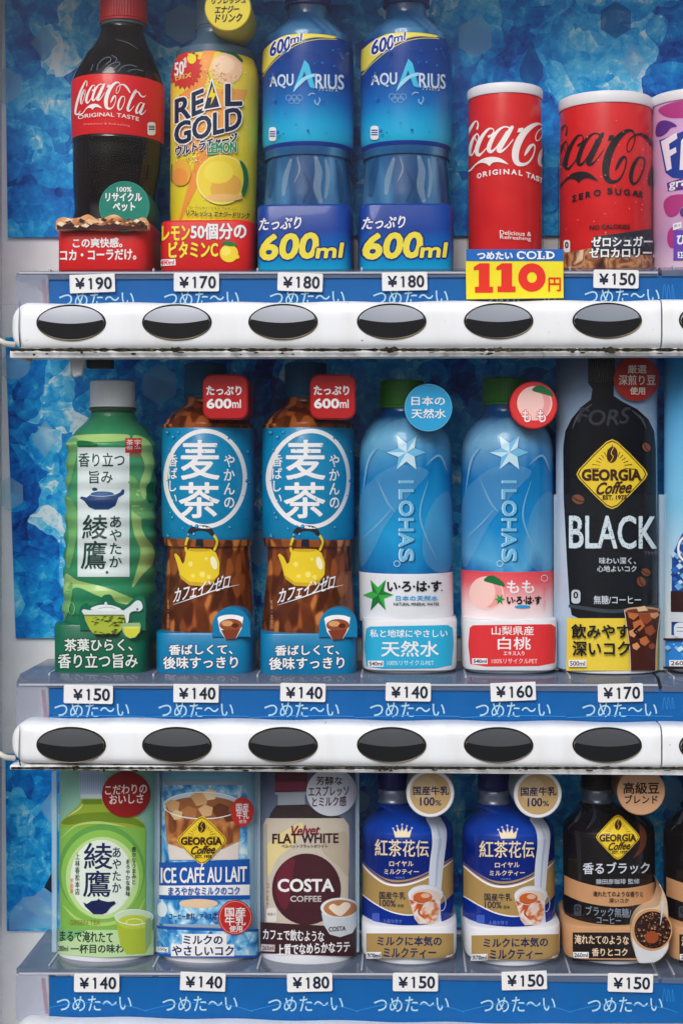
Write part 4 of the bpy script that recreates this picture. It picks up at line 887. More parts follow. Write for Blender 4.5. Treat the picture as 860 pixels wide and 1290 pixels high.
A.poly([(540, 215), (600, 170), (660, 120), (700, 130), (716, 180), (690, 214), (640, 214), (600, 236), (590, 300), (570, 330), (556, 262)], GW, True); A.ell(668, 198, 9, 12, mat((60, 80, 110)))
A.poly([(520, 345), (540, 322), (690, 318), (700, 345), (692, 400), (650, 452), (600, 462), (560, 440), (536, 400)], mat((150, 184, 130), .2)); A.poly([(542, 364), (692, 360), (684, 405), (648, 446), (600, 456), (566, 436), (548, 400)], mat((206, 210, 60))); A.ell(617, 362, 76, 8, mat((226, 226, 110)))
pts = crom([(150, 350), (140, 260), (150, 180), (190, 150), (250, 165), (320, 130), (360, 75), (420, 70), (450, 125), (520, 165), (570, 160), (640, 95), (710, 85), (745, 140), (745, 350)], 4) / 7.167 + np.array([80, 740])
relief(T, [tuple(p) for p in pts] + [(184, 795), (101, 795)], 20, 60, CG, None)
V, fm = A.mesh(Plane(19.8)); link('teapot_print', V, fm, cardo)

AMB = mottled([(.1, (78, 34, 14)), (.4, (102, 48, 20)), (.6, (128, 64, 28)), (.8, (154, 82, 38)), (.95, (202, 128, 66))], 180, .16, coat=.55, name='amber_tea_print', vor=True, stretch=(1, 1, .5), rot=.5)
T = thing('barley_tea_bottle', 'left one of two amber barley tea bottles, beside the wavy green tea bottle', 'bottle', at(262, fpy(1, 88), 88), 'barley tea bottles')
LBL = mat((0, 130, 178), .32, coat=.3); DROP = mat((20, 110, 166), .12)
make('body', T, Lathe([(500, 260, 26), (508, 260, 27), (514, 261, 36), (522, 261.5, 47), (530, 262, 53), (538, 262, 56), (545, 262, 57), (678, 262, 56), (684, 263, 52.6), (700, 263.4, 52), (720, 263.6, 53), (745, 263.4, 55), (790, 262.4, 58), (fpy(1, 30), 262, 58)], 88, smooth=3), AMB)
cap(T, 259, 26, 456, 500, mat((16, 84, 124), .4))
A = Art(190, 450, 3.0714); A.ring(211, 470, 161, 193, 17, WHITE)
A.text('麦', 120, 322, 264, 472, WHITE, b=4.5); A.text('茶', 112, 486, 264, 620, WHITE, b=4.5); A.vtext('香ばしい', 68, 376, 106, 572, WHITE, b=.6); A.vtext('やかんの', 280, 374, 326, 590, WHITE, b=1); rg = random.Random(11)
for k in range(70):
    x, y = rg.uniform(55, 395), rg.uniform(285, 700)
    if ((x - 211) / 150) ** 2 + ((y - 470) / 180) ** 2 > 1.1: r_ = rg.uniform(2.5, 8); A.ell(x, y, r_, r_ * 1.15, DROP, n=12); A.ell(x - r_ * .25, y - r_ * .3, r_ * .55, r_ * .6, mat((96, 190, 224), .1), n=10)
    else: A.ell(x, y, 2, 2.4, DROP, n=8)
make('label', T, Lathe([(538, 262, 56.6), (540, 262, 57.6), (640, 262, 57.6), (676, 262, 57.2), (682, 262.6, 55), (684, 262.8, 53)], 88), LBL, A, cap=False)
A = Art(190, 450, 3.0714); KY, KY2, KB = mat((236, 206, 44), .2, coat=.4), mat((206, 166, 30)), mat((36, 36, 44))
A.stroke([(138, 750), (136, 725), (146, 695), (160, 676)], 9, KY); A.stroke([(228, 672), (245, 690), (256, 715), (246, 745)], 9, KY)
A.stroke([(148, 690), (160, 670), (190, 661), (222, 666), (238, 684)], [16, 22, 22, 22, 16], KB); A.poly([(176, 704), (202, 704), (205, 735), (196, 744), (180, 744), (173, 735)], KB)
A.poly([(138, 754), (150, 740), (230, 742), (252, 756), (266, 795), (264, 840), (240, 872), (200, 884), (150, 880), (116, 850), (104, 800), (92, 764), (98, 758), (112, 772), (124, 800), (132, 790)], KY); A.poly([(110, 836), (150, 868), (210, 872), (256, 850), (240, 874), (200, 886), (150, 882), (118, 856)], KY2)
A.ell(188, 746, 44, 6, KY2); A.ell(244, 796, 12, 26, mat((250, 244, 200)), a=-15)
for x, y, r_ in ((155, 800, 9), (200, 840, 11), (165, 846, 7), (225, 850, 8), (215, 780, 6)): A.ell(x, y, r_, r_ * 1.15, mat((246, 226, 110)), n=12)
A.text('カフェインゼロ', 94, 866, 304, 920, WHITE, b=1.2, sk=-.27, shear=.2); A.stroke([(90, 957), (180, 926), (260, 898), (340, 880)], [1, 4, 4, 1], WHITE); A.vtext('無糖・茶飲料', 66, 936, 74, 1050, mat((200, 160, 120)))
o = bpy.context.scene.objects
V, fm = A.mesh(Lathe([(640, 262, 58), (682, 262.6, 56.5), (690, 263, 54), (720, 263.6, 54), (745, 263.4, 55.6), (790, 262.4, 58.4), (849, 262, 58.4)], 88)); link('kettle_print', V, fm, [c for c in T.children if c.name.startswith('body')][0])
BC = mat((0, 124, 174), .32, coat=.3, grain=.06)
A = Art(190, 450, 3.0714)
for st, q in (('香ばしくて、', (72, 1112, 316, 1150)), ('後味すっきり', (50, 1158, 336, 1204))): A.text(st, *q, WHITE, b=2, out=mat((16, 60, 96)), od=2.6, sk=-.01)
box(T, 193, 316, 797, fpy(1, 26), BC, A, n=6)
A = Art(190, 450, 3.0714); A.poly([(258, 1012), (358, 1004), (352, 1050), (330, 1088), (290, 1092), (268, 1060)], mat((226, 232, 234), .3)); A.ell(308, 1012, 50, 16, mat((240, 244, 246))); A.ell(310, 1036, 44, 24, mat((150, 76, 44), .2)); A.ell(296, 1030, 22, 11, mat((214, 160, 110), .2)); A.ell(326, 1038, 14, 9, mat((90, 40, 24), .2)); A.poly([(272, 1056), (346, 1052), (328, 1088), (290, 1092)], mat((128, 58, 36), .3)); 
hump = [(291.5 + 24 * math.cos(R_(a)), 789 + 24 * math.sin(R_(a))) for a in range(-180, 1, 9)] + [(315.5, 803), (267.5, 803)]
make('badge', T, Prism(hump, 19, 60, 1.2), BC, A)
disc(T, 0, 0, 0, 12, 84, mat((182, 30, 34), .3, coat=.3), Art(190, 450, 3.0714).text('たっぷり', 216, 112, 350, 146, WHITE, b=2.2).text('600', 218, 162, 311, 197, WHITE, b=3.4).text('ml', 316, 164, 348, 196, WHITE, b=1), mat((150, 26, 30), .35), pts=rrect(255.5, 471.5, 312.5, 528.5, 12), bev=2)
copy_tree(T, 128.6 * pxs(326, 50), 'right one of two amber barley tea bottles, beside the clear water bottle')

def water(name, lab, cx, dx0, badge_y, capx, A_lab, A_box, A_badge, bm_, lab_m, stops, ytop):
    T = thing(name, lab, 'bottle', at(cx, fpy(1, 88), 88))
    WB = grad(stops, .2, coat=.5, noise=.55, nscale=16, stretch=(1.2, 1, .42), name='water_print')
    c = cx - 3.5
    L = Lathe([(505, c - 3, 27), (518, c - 3, 27.5), (524, c - 1, 33), (530, c, 42), (540, c, 50), (552, c, 55), (566, c, 57.6), (590, c, 58.2), (700, c + .5, 58.4), (836, c + 1.5, 56)], 88, smooth=3)
    A = Art(440 + dx0, 450, 3.0714); e1, e2, e3 = mat((196, 228, 243), .2, coat=.5), mat((112, 188, 226), .2, coat=.5), mat((0, 88, 156), .25)
    # six-petal star then the name reading downwards, embossing painted as lit and shadow tones
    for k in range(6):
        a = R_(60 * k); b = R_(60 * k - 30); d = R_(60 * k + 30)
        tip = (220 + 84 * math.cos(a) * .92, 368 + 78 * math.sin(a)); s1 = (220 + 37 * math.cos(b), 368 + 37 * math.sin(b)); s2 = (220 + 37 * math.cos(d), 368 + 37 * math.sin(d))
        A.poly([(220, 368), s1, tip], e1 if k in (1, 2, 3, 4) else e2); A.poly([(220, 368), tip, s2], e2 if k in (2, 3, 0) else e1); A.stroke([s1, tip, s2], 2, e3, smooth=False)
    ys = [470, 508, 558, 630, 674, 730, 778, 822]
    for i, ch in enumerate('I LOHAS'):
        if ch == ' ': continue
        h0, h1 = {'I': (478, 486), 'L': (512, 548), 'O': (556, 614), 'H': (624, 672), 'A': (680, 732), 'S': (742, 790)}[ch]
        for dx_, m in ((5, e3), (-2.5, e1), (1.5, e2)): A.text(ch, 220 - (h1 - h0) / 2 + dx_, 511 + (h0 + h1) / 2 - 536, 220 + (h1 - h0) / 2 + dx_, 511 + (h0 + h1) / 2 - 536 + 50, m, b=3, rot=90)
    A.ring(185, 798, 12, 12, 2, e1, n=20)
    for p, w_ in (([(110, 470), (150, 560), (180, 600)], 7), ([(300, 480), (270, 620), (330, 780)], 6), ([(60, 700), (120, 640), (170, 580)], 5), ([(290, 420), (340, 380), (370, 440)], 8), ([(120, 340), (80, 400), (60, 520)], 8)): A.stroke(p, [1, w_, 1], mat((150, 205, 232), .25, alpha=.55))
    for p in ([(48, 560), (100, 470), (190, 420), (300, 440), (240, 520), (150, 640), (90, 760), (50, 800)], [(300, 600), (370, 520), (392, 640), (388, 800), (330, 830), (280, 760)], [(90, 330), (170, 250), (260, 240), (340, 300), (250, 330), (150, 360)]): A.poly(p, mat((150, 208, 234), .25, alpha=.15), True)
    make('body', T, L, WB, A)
    cap(T, capx, 27.5, badge_y[1], badge_y[2], mat((50, 124, 40), .45, grain=.12))
    make('label', T, Lathe([(ytop, c + .6, 58.8), (ytop + 1, c + .6, 59), (776, c + 1.2, 59), (786, c + 1.2, 58.6)], 88), lab_m, A_lab, cap=False)
    yb = fpy(1, 26)
    make('base_card', T, Lathe([(780.5, c + 5, 58), (782, c + 5, 60), (785, c + 5, 60.8), (yb - 9, c + 5, 60.6), (yb - 5, c + 5, 59.8), (yb - 3.4, c + 5, 57)], 88, 4.5, 1.04, ref=27, seg=96), mat((226, 228, 232), .3, coat=.3), A_box)
    foot(T, 1, c + 3, 56, mat((228, 230, 234), .3), h=7, n=3)
    disc(T, *badge_y[0], 30, 12, 84, bm_, A_badge, mat((20, 110, 170), .3) if bm_ is SKYB else mat((160, 24, 30), .4), bev=1.6)
    return T
LG, LG2 = mat((60, 170, 70)), mat((24, 120, 52))
def leafstar(A, cx, cy, w, h):
    for k in range(6):
        a = R_(60 * k); b, d = R_(60 * k - 30), R_(60 * k + 30); f = lambda r, t: (cx + r * w * math.cos(t), cy + r * h * math.sin(t))
        A.poly([(cx, cy), f(.45, b), f(1.05, a)], LG if k % 2 else LG2); A.poly([(cx, cy), f(1.05, a), f(.45, d)], LG2 if k in (1, 2, 5) else LG)
A1 = Art(440, 450, 3.0714); leafstar(A1, 112, 920, 56, 66); A1.text('い·ろ·は·す', 148, 866, 352, 906, BLACK, b=3); A1.ell(355, 902, 3, 3, BLACK, n=8); A1.text('日本の天然水', 180, 922, 340, 942, SKYB, b=.8); A1.text('NATURAL MINERAL WATER', 172, 949, 344, 961, INK, b=.4)
A2 = Art(440, 450, 3.0714); A2.poly([(66, 1050), (80, 1042), (380, 1036), (398, 1048), (402, 1110), (394, 1192), (330, 1204), (130, 1206), (66, 1196), (58, 1120)], mat((42, 172, 214))); A2.text('私と地球にやさしい', 80, 1054, 378, 1084, WHITE, b=.8, arc=-1); A2.text('天然水', 124, 1098, 344, 1158, WHITE, b=1.8)
A2.rect(73, 1174, 132, 1197, WHITE); A2.text('540ml', 78, 1178, 128, 1193, INK, b=1); A2.text('100%リサイクルPET', 146, 1172, 326, 1192, mat((214, 240, 250)))
A3 = Art(440, 450, 3.0714).text('日本の', 240, 152, 368, 186, WHITE, b=1.2).text('天然水', 240, 200, 372, 236, WHITE, b=1.2).ring(305, 195, 91, 91, 2.5, mat((110, 200, 236)))
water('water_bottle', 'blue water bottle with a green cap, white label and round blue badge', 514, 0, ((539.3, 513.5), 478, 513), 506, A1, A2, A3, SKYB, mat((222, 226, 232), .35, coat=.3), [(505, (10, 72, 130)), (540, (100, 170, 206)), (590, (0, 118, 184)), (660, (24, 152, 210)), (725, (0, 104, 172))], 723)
A1 = Art(570, 450, 3.069); PK = mat((240, 160, 160)); PK2 = mat((250, 204, 196))
def peach(A, x, y, r): A.ell(x, y, r, r * .98, PK2); A.ell(x + r * .28, y + r * .06, r * .62, r * .8, PK, a=12); A.ell(x - r * .2, y, r * .72, r * .86, PK2, a=8); A.poly([(x - r * .15, y - r * .75), (x + r * .3, y - r * 1.05), (x + r * .9, y - r * .72), (x + r * 1.05, y - r * .4), (x + r * .4, y - r * .55)], mat((30, 110, 60)), True)
peach(A1, 130, 912, 66); A1.text('もも', 210, 864, 312, 912, WHITE, b=2); leafstar(A1, 182, 936, 20, 22); A1.text('い·ろ·は·す', 210, 924, 338, 954, BLACK, b=2.2); A1.ell(268, 964, 30, 6, SKYB); A1.ring(350, 854, 13, 13, 2, WHITE, n=16); A1.vtext('果汁入り', 344, 880, 356, 980, mat((240, 130, 130)))
A2 = Art(570, 450, 3.069); A2.poly([(66, 1046), (78, 1036), (380, 1032), (396, 1044), (398, 1100), (394, 1182), (330, 1194), (130, 1196), (68, 1186), (60, 1110)], mat((222, 52, 56))); A2.text('山梨県産', 150, 1040, 312, 1074, WHITE, b=.8); A2.text('白桃', 174, 1082, 300, 1130, WHITE, b=1.4); A2.text('エキス入り', 196, 1136, 276, 1153, WHITE, b=.4)
A2.rect(76, 1164, 134, 1186, WHITE); A2.text('540ml', 81, 1168, 130, 1182, INK, b=1); A2.text('100%リサイクルPET', 150, 1164, 326, 1184, mat((255, 220, 220)))
A3 = Art(570, 450, 3.069); peach(A3, 316, 178, 68); 
for x in (268, 326): A3.text('も', x, 204, x + 32, 250, WHITE, b=2, out=mat((220, 60, 60)), od=2.5)
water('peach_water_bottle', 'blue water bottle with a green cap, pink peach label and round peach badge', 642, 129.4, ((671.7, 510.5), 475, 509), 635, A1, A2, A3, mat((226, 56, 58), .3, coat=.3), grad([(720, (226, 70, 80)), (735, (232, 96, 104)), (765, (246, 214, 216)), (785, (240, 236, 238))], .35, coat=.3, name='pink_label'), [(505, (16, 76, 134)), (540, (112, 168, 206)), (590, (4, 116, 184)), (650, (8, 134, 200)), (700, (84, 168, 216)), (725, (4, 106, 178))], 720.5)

# printed cards in clear half-round holders
HOLD = clear('clear_holder', (205, 225, 240), .006, .05, .25, smear=.006)
HEDGE = mat((196, 222, 240), .15, alpha=.45, name='holder_edge')
def holder(T, row, x0, x1, y0, y1, Y=66, dep=.6):
    cx, hw = (x0 + x1) / 2, (x1 - x0) / 2
    L = Lathe([(y0, cx, hw), (y1, cx, hw)], Y, 2, dep, ref=40)
    V, fm = L.body(HOLD, False); o = link('holder', V, fm, T)
    for sg in (-1, 1):
        p = Prism(rrect(cx + sg * (hw - 1.5) - 3.2, y0, cx + sg * (hw - 1.5) + 3.2, y1, 1.5), Y - 6, Y, .6); V, fm = p.body(HEDGE); link('holder_edge', V, fm, o)
    return o
def card_thing(name, lab, cat, cx, row, x0, x1, y0, y1, m, A, hy=None, base=True):
    T = thing(name, lab, cat, at(cx, fpy(row, 66), 66))
    c, hw = (x0 + x1) / 2, (x1 - x0) / 2
    make('card', T, Lathe([(y0, c, hw), (y1, c, hw)], 66, 2, .6, ref=40), m, A)
    if base:
        foot(T, row, c, hw * .94, mat((228, 230, 234), .25, coat=.4), Y=66, h=fpy(row, 30) - y1 + 2, dep=.64)
    holder(T, row, x0 - 3, x1 + 3, hy or y0 + 2, y1 - 1)
    return T
A = Art(695, 440, 3.0); KBL, KB2 = mat((12, 15, 22), .22, coat=.2), mat((52, 58, 72), .25); REDB = mat((150, 34, 28), .35)
KBOT = [(136, -20), (236, -20), (236, 128), (232, 140), (232, 176), (262, 196), (320, 226), (362, 264), (384, 310), (390, 370), (392, 560), (396, 800), (400, 960), (398, 1000), (380, 1016), (100, 1016), (74, 1004), (66, 960), (56, 800), (44, 560), (42, 370), (50, 310), (74, 262), (110, 218), (146, 190), (152, 150), (136, 128)]
A.poly(KBOT, KBL)
for k in range(13): A.rect(140 + k * 7.4, 20, 142.5 + k * 7.4, 122, KB2)
A.stroke([(140, 128), (186, 134), (234, 128)], 6, mat((10, 10, 14))); A.stroke([(78, 300), (100, 250), (150, 208)], [2, 9, 3], mat((70, 76, 90))); A.stroke([(352, 300), (335, 262), (300, 232)], [2, 10, 3], mat((60, 64, 78))); A.stroke([(70, 970), (230, 990), (394, 970)], 14, mat((56, 64, 74)))
A.text('FORS', 104, 232, 292, 290, mat((24, 28, 36)), b=3, shear=.2, arc=-12); A.text('FORS', 101, 229, 289, 287, mat((46, 52, 62)), b=.3, shear=.2, arc=-12)
A.poly([(58, 1016), (400, 1016), (410, 1024), (408, 1214), (56, 1214)], mat((236, 208, 62)))
diamond_logo(A, 225, 472, 132, 132, 1)
bean(A, 350, 370, 18, 60); bean(A, 101, 567, 23, 25); bean(A, 348, 842, 18, 30); bean(A, 331, 878, 20, 65)
A.text('BLACK', 70, 630, 384, 752, mat((206, 222, 232)), b=3.6, sk=.006); rg = random.Random(8)
for k in range(240): A.ell(rg.uniform(72, 382), rg.uniform(632, 754), rg.uniform(.8, 2.2), rg.uniform(.8, 2.4), KBL, n=6)
A.text('ブラック', 340, 762, 384, 776, mat((120, 126, 136))); A.text('味わい深く、', 178, 786, 310, 811, mat((196, 204, 214)), b=.8); A.text('心地よいコク', 170, 817, 312, 840, mat((196, 204, 214)), b=.8); A.text('無糖/コーヒー', 158, 930, 328, 962, mat((196, 204, 214)), b=.8)
A.rect(78, 908, 110, 960, mat((190, 200, 210)), r=12); A.text('0', 86, 916, 101, 940, BLACK, b=2)
A.poly([(268, 985), (394, 985), (380, 1120), (378, 1212), (290, 1212), (286, 1120)], mat((70, 30, 22), .2)); rg = random.Random(6)
for k, (x, y, r_) in enumerate([(300, 1000, 20), (345, 1010, 26), (375, 1000, 16), (320, 1040, 22), (360, 1060, 20), (300, 1070, 16), (340, 1100, 18), (366, 1120, 12), (310, 1120, 14)]): A.poly([(x - r_, y - r_ * .4), (x + r_ * .3, y - r_), (x + r_, y + r_ * .2), (x + r_ * .1, y + r_ * 1.1), (x - r_ * .8, y + r_ * .6)], mat([(196, 110, 60), (150, 72, 40), (220, 150, 100)][k % 3], .2))
A.ell(331, 985, 64, 13, mat((190, 150, 120), .2)); A.ell(331, 988, 56, 9, mat((110, 54, 36), .2)); A.poly([(310, 975), (340, 968), (352, 986), (318, 990)], mat((226, 190, 150), .2)); A.stroke([(268, 985), (286, 1120), (290, 1212)], 2.5, mat((220, 200, 180))); A.stroke([(394, 985), (380, 1120), (378, 1212)], 2.5, mat((210, 190, 170)))
A.text('飲みやすく', 80, 1038, 328, 1090, BLACK, b=2.6); A.text('深いコク', 84, 1102, 286, 1156, BLACK, b=2.6); A.rect(70, 1172, 132, 1198, WHITE); A.text('500ml', 75, 1177, 127, 1194, BLACK, b=.8)
A.ell(310, 112, 81, 84, REDB); LR = mat((226, 206, 196))
A.text('厳選', 280, 60, 345, 92, LR, b=1); A.text('深煎り豆', 248, 98, 376, 136, LR, b=1); A.text('使用', 288, 144, 340, 172, LR, b=1)
T0 = None
card_thing('black_coffee_card', 'tall printed card of a black coffee bottle with a yellow diamond logo', 'display card', 767, 1, 702, 831, 447, 845.5, grad([(450, (84, 108, 140)), (560, (150, 172, 196)), (680, (196, 208, 222)), (846, (160, 186, 216))], .35), A, hy=623)
A = Art(810, 600, 4.6)
A.poly([(330, 190), (260, 260), (205, 370), (165, 460), (162, 920), (700, 920), (700, 190)], mat((24, 74, 160))); rg = random.Random(12)
for k in range(60): x, y = rg.uniform(175, 500), rg.uniform(380, 640); r_ = rg.uniform(8, 26); A.poly([(x - r_, y), (x, y - r_ * .8), (x + r_, y + r_ * .2), (x - r_ * .1, y + r_)], mat([(40, 110, 200), (110, 176, 226), (190, 220, 240), (20, 60, 140)][k % 4], .3))
A.ring(262, 420, 60, 80, 12, WHITE); A.poly([(168, 664), (700, 668), (700, 790), (168, 784)], mat((52, 24, 26))); A.poly([(168, 786), (700, 792), (700, 850), (168, 842)], mat((200, 210, 220))); A.rect(185, 846, 300, 936, mat((214, 224, 234)), r=30); A.text('コーヒー', 200, 870, 420, 900, NAVY)
A.poly([(140, 940), (700, 950), (700, 1108), (140, 1104)], mat((44, 130, 210)))
for k in range(50): x, y = rg.uniform(150, 520), rg.uniform(960, 1090); r_ = rg.uniform(6, 18); A.poly([(x - r_, y), (x, y - r_ * .8), (x + r_, y + r_ * .2), (x - r_ * .1, y + r_)], mat([(70, 150, 220), (130, 196, 234), (196, 226, 242), (24, 90, 180)][k % 4], .3))
A.rect(140, 936, 700, 950, mat((52, 24, 26))); A.rect(140, 1100, 700, 1114, mat((52, 24, 26))); A.rect(168, 1062, 290, 1098, WHITE); A.text('260ml', 176, 1068, 282, 1092, BLACK, b=1)
card_thing('blue_coffee_card', 'printed card of a blue iced coffee can cut off by the right edge', 'display card', 903, 1, 840, 966, 447, 845.5, grad([(450, (40, 150, 214)), (640, (130, 200, 236)), (760, (226, 236, 244)), (846, (226, 236, 244))], .35), A, hy=623)

# ---------------- bottom row
def splash(A, x0, y0, x1, y1, n, cols, rg, r0=6, r1=20):
    for k in range(n):
        x, y, r_ = rg.uniform(x0, x1), rg.uniform(y0, y1), rg.uniform(r0, r1)
        A.poly([(x - r_, y + rg.uniform(-.3, .3) * r_), (x + rg.uniform(-.3, .3) * r_, y - r_ * .8), (x + r_, y + r_ * .2), (x - r_ * .1, y + r_)], mat(cols[k % len(cols)], .35))
A = Art(0, 950, 3.795); LIQ, LIQ2 = mat((150, 176, 52), .2), mat((112, 140, 34), .2); CAPB = mat((170, 192, 216)); DG = mat((40, 70, 40))
A.poly([(382, 80), (500, 80), (500, 190), (382, 190)], CAPB)
for k in range(11): A.rect(386 + k * 10.6, 96, 389 + k * 10.6, 178, mat((140, 164, 196)))
A.rect(388, 190, 496, 212, mat((196, 214, 220)))
A.poly([(394, 212), (490, 212), (500, 232), (560, 262), (640, 290), (684, 326), (696, 370), (694, 600), (690, 780), (694, 860), (294, 860), (296, 780), (290, 600), (290, 340), (304, 312), (340, 278), (376, 248)], LIQ)
A.poly([(398, 216), (486, 216), (490, 238), (400, 240), (392, 228)], LIQ2); A.poly([(300, 330), (330, 300), (420, 280), (560, 280), (650, 310), (690, 350), (600, 330), (440, 322), (340, 336)], LIQ2, True); A.stroke([(330, 296), (380, 262), (400, 236)], [2, 7, 2], mat((214, 226, 150)))
A.poly([(290, 350), (694, 350), (692, 860), (296, 860)], mat((128, 184, 76))); A.ell(488, 560, 204, 226, mat((98, 162, 72))); A.ell(490, 575, 192, 214, mat((140, 196, 84))); A.ell(492, 590, 172, 196, mat((190, 222, 150))); A.ell(488, 588, 146, 180, mat((226, 238, 226)))
A.stroke([(306, 720), (380, 790), (500, 812), (640, 770), (690, 690)], [3, 14, 18, 12, 3], mat((176, 210, 110))); A.stroke([(300, 400), (370, 340), (480, 326), (600, 346)], [3, 8, 12, 3], mat((176, 214, 120)))
A.text('綾', 406, 424, 538, 548, NAVY, b=2.6); A.text('鷹', 402, 556, 530, 680, NAVY, b=2.2); A.vtext('あやたか', 536, 440, 582, 664, NAVY, b=1); A.vtext('上林春松本店', 364, 470, 386, 672, DG, b=.5); A.vtext('豊かなうまみと', 628, 440, 650, 622, DG, b=.5); A.vtext('まろやかな後味', 600, 498, 622, 678, DG, b=.5); A.vtext('宇治茶', 340, 590, 358, 664, mat((226, 90, 80)))
A.poly([(402, 706), (420, 714), (440, 700), (468, 696), (474, 688), (484, 696), (520, 704), (548, 700), (555, 712), (530, 730), (510, 756), (490, 764), (450, 762), (430, 744), (412, 726)], NAVY); A.text('GREEN TEA', 340, 790, 482, 814, mat((140, 140, 60)))
A.poly([(270, 838), (728, 838), (728, 958), (500, 970), (270, 954)], mat((186, 216, 160))); A.poly([(270, 838), (420, 838), (360, 880), (270, 900)], mat((120, 176, 120))); A.text('まるで淹れたて', 296, 844, 540, 896, mat((24, 60, 40)), b=2, sk=.03); A.text('一杯目の味わい', 346, 906, 632, 948, mat((24, 50, 50)), b=2, sk=-.01); A.text('280ml', 288, 914, 334, 940, NAVY, b=.6)
A.poly([(552, 780), (724, 770), (716, 900), (690, 950), (606, 954), (576, 910)], mat((170, 190, 60), .2)); A.ell(638, 776, 88, 38, mat((200, 220, 190), .2)); A.ell(640, 800, 76, 34, mat((186, 204, 70), .2)); A.ring(640, 800, 40, 18, 5, mat((222, 232, 140))); A.ring(638, 776, 88, 38, 4, mat((226, 240, 236)))
A.poly([(690, 790), (716, 780), (708, 900), (690, 940)], mat((140, 170, 130)))
A.ell(602, 190, 112, 110, mat((146, 26, 28), .35)); A.text('こだわりの', 506, 144, 696, 188, mat((240, 220, 214)), b=1.6, sk=-.04); A.text('おいしさ', 526, 190, 680, 234, mat((240, 220, 214)), b=1.6, sk=-.04)
card_thing('green_tea_card', 'small printed card of a pale green tea bottle with a dark red disc', 'display card', 131, 2, 70, 192.5, 970, 1201, grad([(970, (140, 190, 170)), (1060, (190, 222, 206)), (1206, (176, 214, 170))], .35), A)

A = Art(190, 960, 3.907); rg = random.Random(21); ICP = mottled([(.28, (14, 84, 166)), (.42, (60, 144, 208)), (.55, (130, 194, 230)), (.68, (222, 240, 248))], 110, .35, dist=.8, name='ice_chip_print')
CFP = mottled([(.3, (88, 42, 20)), (.45, (150, 84, 40)), (.55, (196, 128, 70)), (.7, (226, 196, 164))], 75, .3, dist=1.5, detail=3, stretch=(1, 1, .5), name='coffee_print')
TWP = mottled([(.36, (186, 80, 32)), (.46, (214, 136, 90)), (.54, (228, 200, 184)), (.7, (234, 226, 226))], 110, .3, dist=1.2, detail=3, name='milk_tea_print')
IB = [(60, 130, 200), (120, 180, 224), (180, 214, 236), (28, 90, 170)]
A.poly([(66, 96), (455, 96), (474, 150), (476, 770), (440, 812), (80, 812), (50, 770), (48, 150)], ICP); splash(A, 66, 120, 460, 480, 16, IB, rg); A.rect(70, 92, 452, 112, mat((150, 166, 184), .3))
MILK, COF, COF2, ICEA = mat((226, 216, 208), .25), mat((150, 92, 52), .25), mat((104, 54, 28), .25), mat((206, 160, 108), .2)
A.poly([(70, 220), (440, 220), (428, 480), (96, 480)], MILK); A.poly([(72, 240), (438, 240), (432, 390), (350, 430), (250, 370), (160, 420), (84, 400)], mat((186, 140, 104), .25)); A.poly([(72, 240), (438, 240), (434, 380), (350, 420), (250, 400), (160, 425), (86, 400)], CFP)
A.ell(256, 210, 186, 66, mat((196, 214, 224), .2)); A.ell(256, 222, 176, 54, COF)
for x, y, r_, c in ((110, 215, 36, ICEA), (240, 180, 44, ICEA), (290, 160, 34, mat((232, 206, 170), .2)), (190, 250, 40, mat((176, 116, 66), .2)), (340, 240, 44, COF2), (130, 260, 30, mat((226, 190, 140), .2)), (270, 240, 36, mat((214, 172, 124), .2)), (380, 270, 30, COF2)): A.poly([(x - r_, y - r_ * .3), (x - r_ * .1, y - r_ * .9), (x + r_, y - r_ * .5), (x + r_ * .8, y + r_ * .6), (x - r_ * .3, y + r_ * .8)], c)
A.ring(256, 212, 188, 68, 5, mat((232, 240, 246), .2)); diamond_logo(A, 254, 382, 116, 118, .9)
BB = mat((20, 84, 170)); A.poly([(48, 494), (478, 474), (478, 606), (48, 606)], BB); A.poly([(48, 606), (478, 600), (478, 656), (48, 656)], WHITE); A.poly([(48, 652), (478, 652), (478, 672), (48, 672)], BB)
diamond_logo(A, 254, 382, 116, 118, .9)
A.text('ICE CAFÉ AU LAIT', 68, 494, 462, 588, WHITE, b=2.4, sk=-.02); A.text('まろやかなミルクのコク', 100, 610, 430, 648, BB, b=1.4, sk=-.01)
A.poly([(50, 672), (476, 672), (476, 770), (440, 812), (80, 812), (50, 770)], ICP); splash(A, 70, 690, 330, 790, 8, IB, rg, 5, 14); A.ell(240, 690, 90, 22, mat((226, 196, 160))); A.ell(74, 722, 22, 36, mat((220, 230, 240))); A.text('コーヒー飲料／アイス用', 104, 738, 322, 770, NAVY, b=.8); A.rect(80, 792, 440, 808, mat((150, 166, 184)))
A.poly([(36, 800), (508, 820), (508, 956), (36, 940)], ICP); splash(A, 44, 830, 500, 930, 14, IB + [(214, 234, 244)], rg, 5, 16); A.poly([(36, 800), (508, 818), (508, 830), (36, 814)], BB); A.poly([(36, 936), (508, 946), (508, 958), (36, 950)], BB)
A.rect(165, 838, 370, 892, WHITE); A.rect(116, 890, 404, 948, WHITE); A.text('ミルクの', 172, 846, 350, 888, NAVY, b=2.6); A.text('やさしいコク', 122, 898, 400, 944, NAVY, b=2.6); A.rect(54, 905, 104, 930, WHITE); A.text('250g', 60, 908, 98, 927, NAVY, b=.4)
RB = mat((190, 44, 40), .35); A.ell(438, 240, 50, 72, RB); A.text('国産', 412, 198, 466, 238, WHITE, b=.8); A.text('牛乳', 414, 236, 466, 274, WHITE, b=.8); A.text('使用', 424, 278, 456, 296, WHITE)
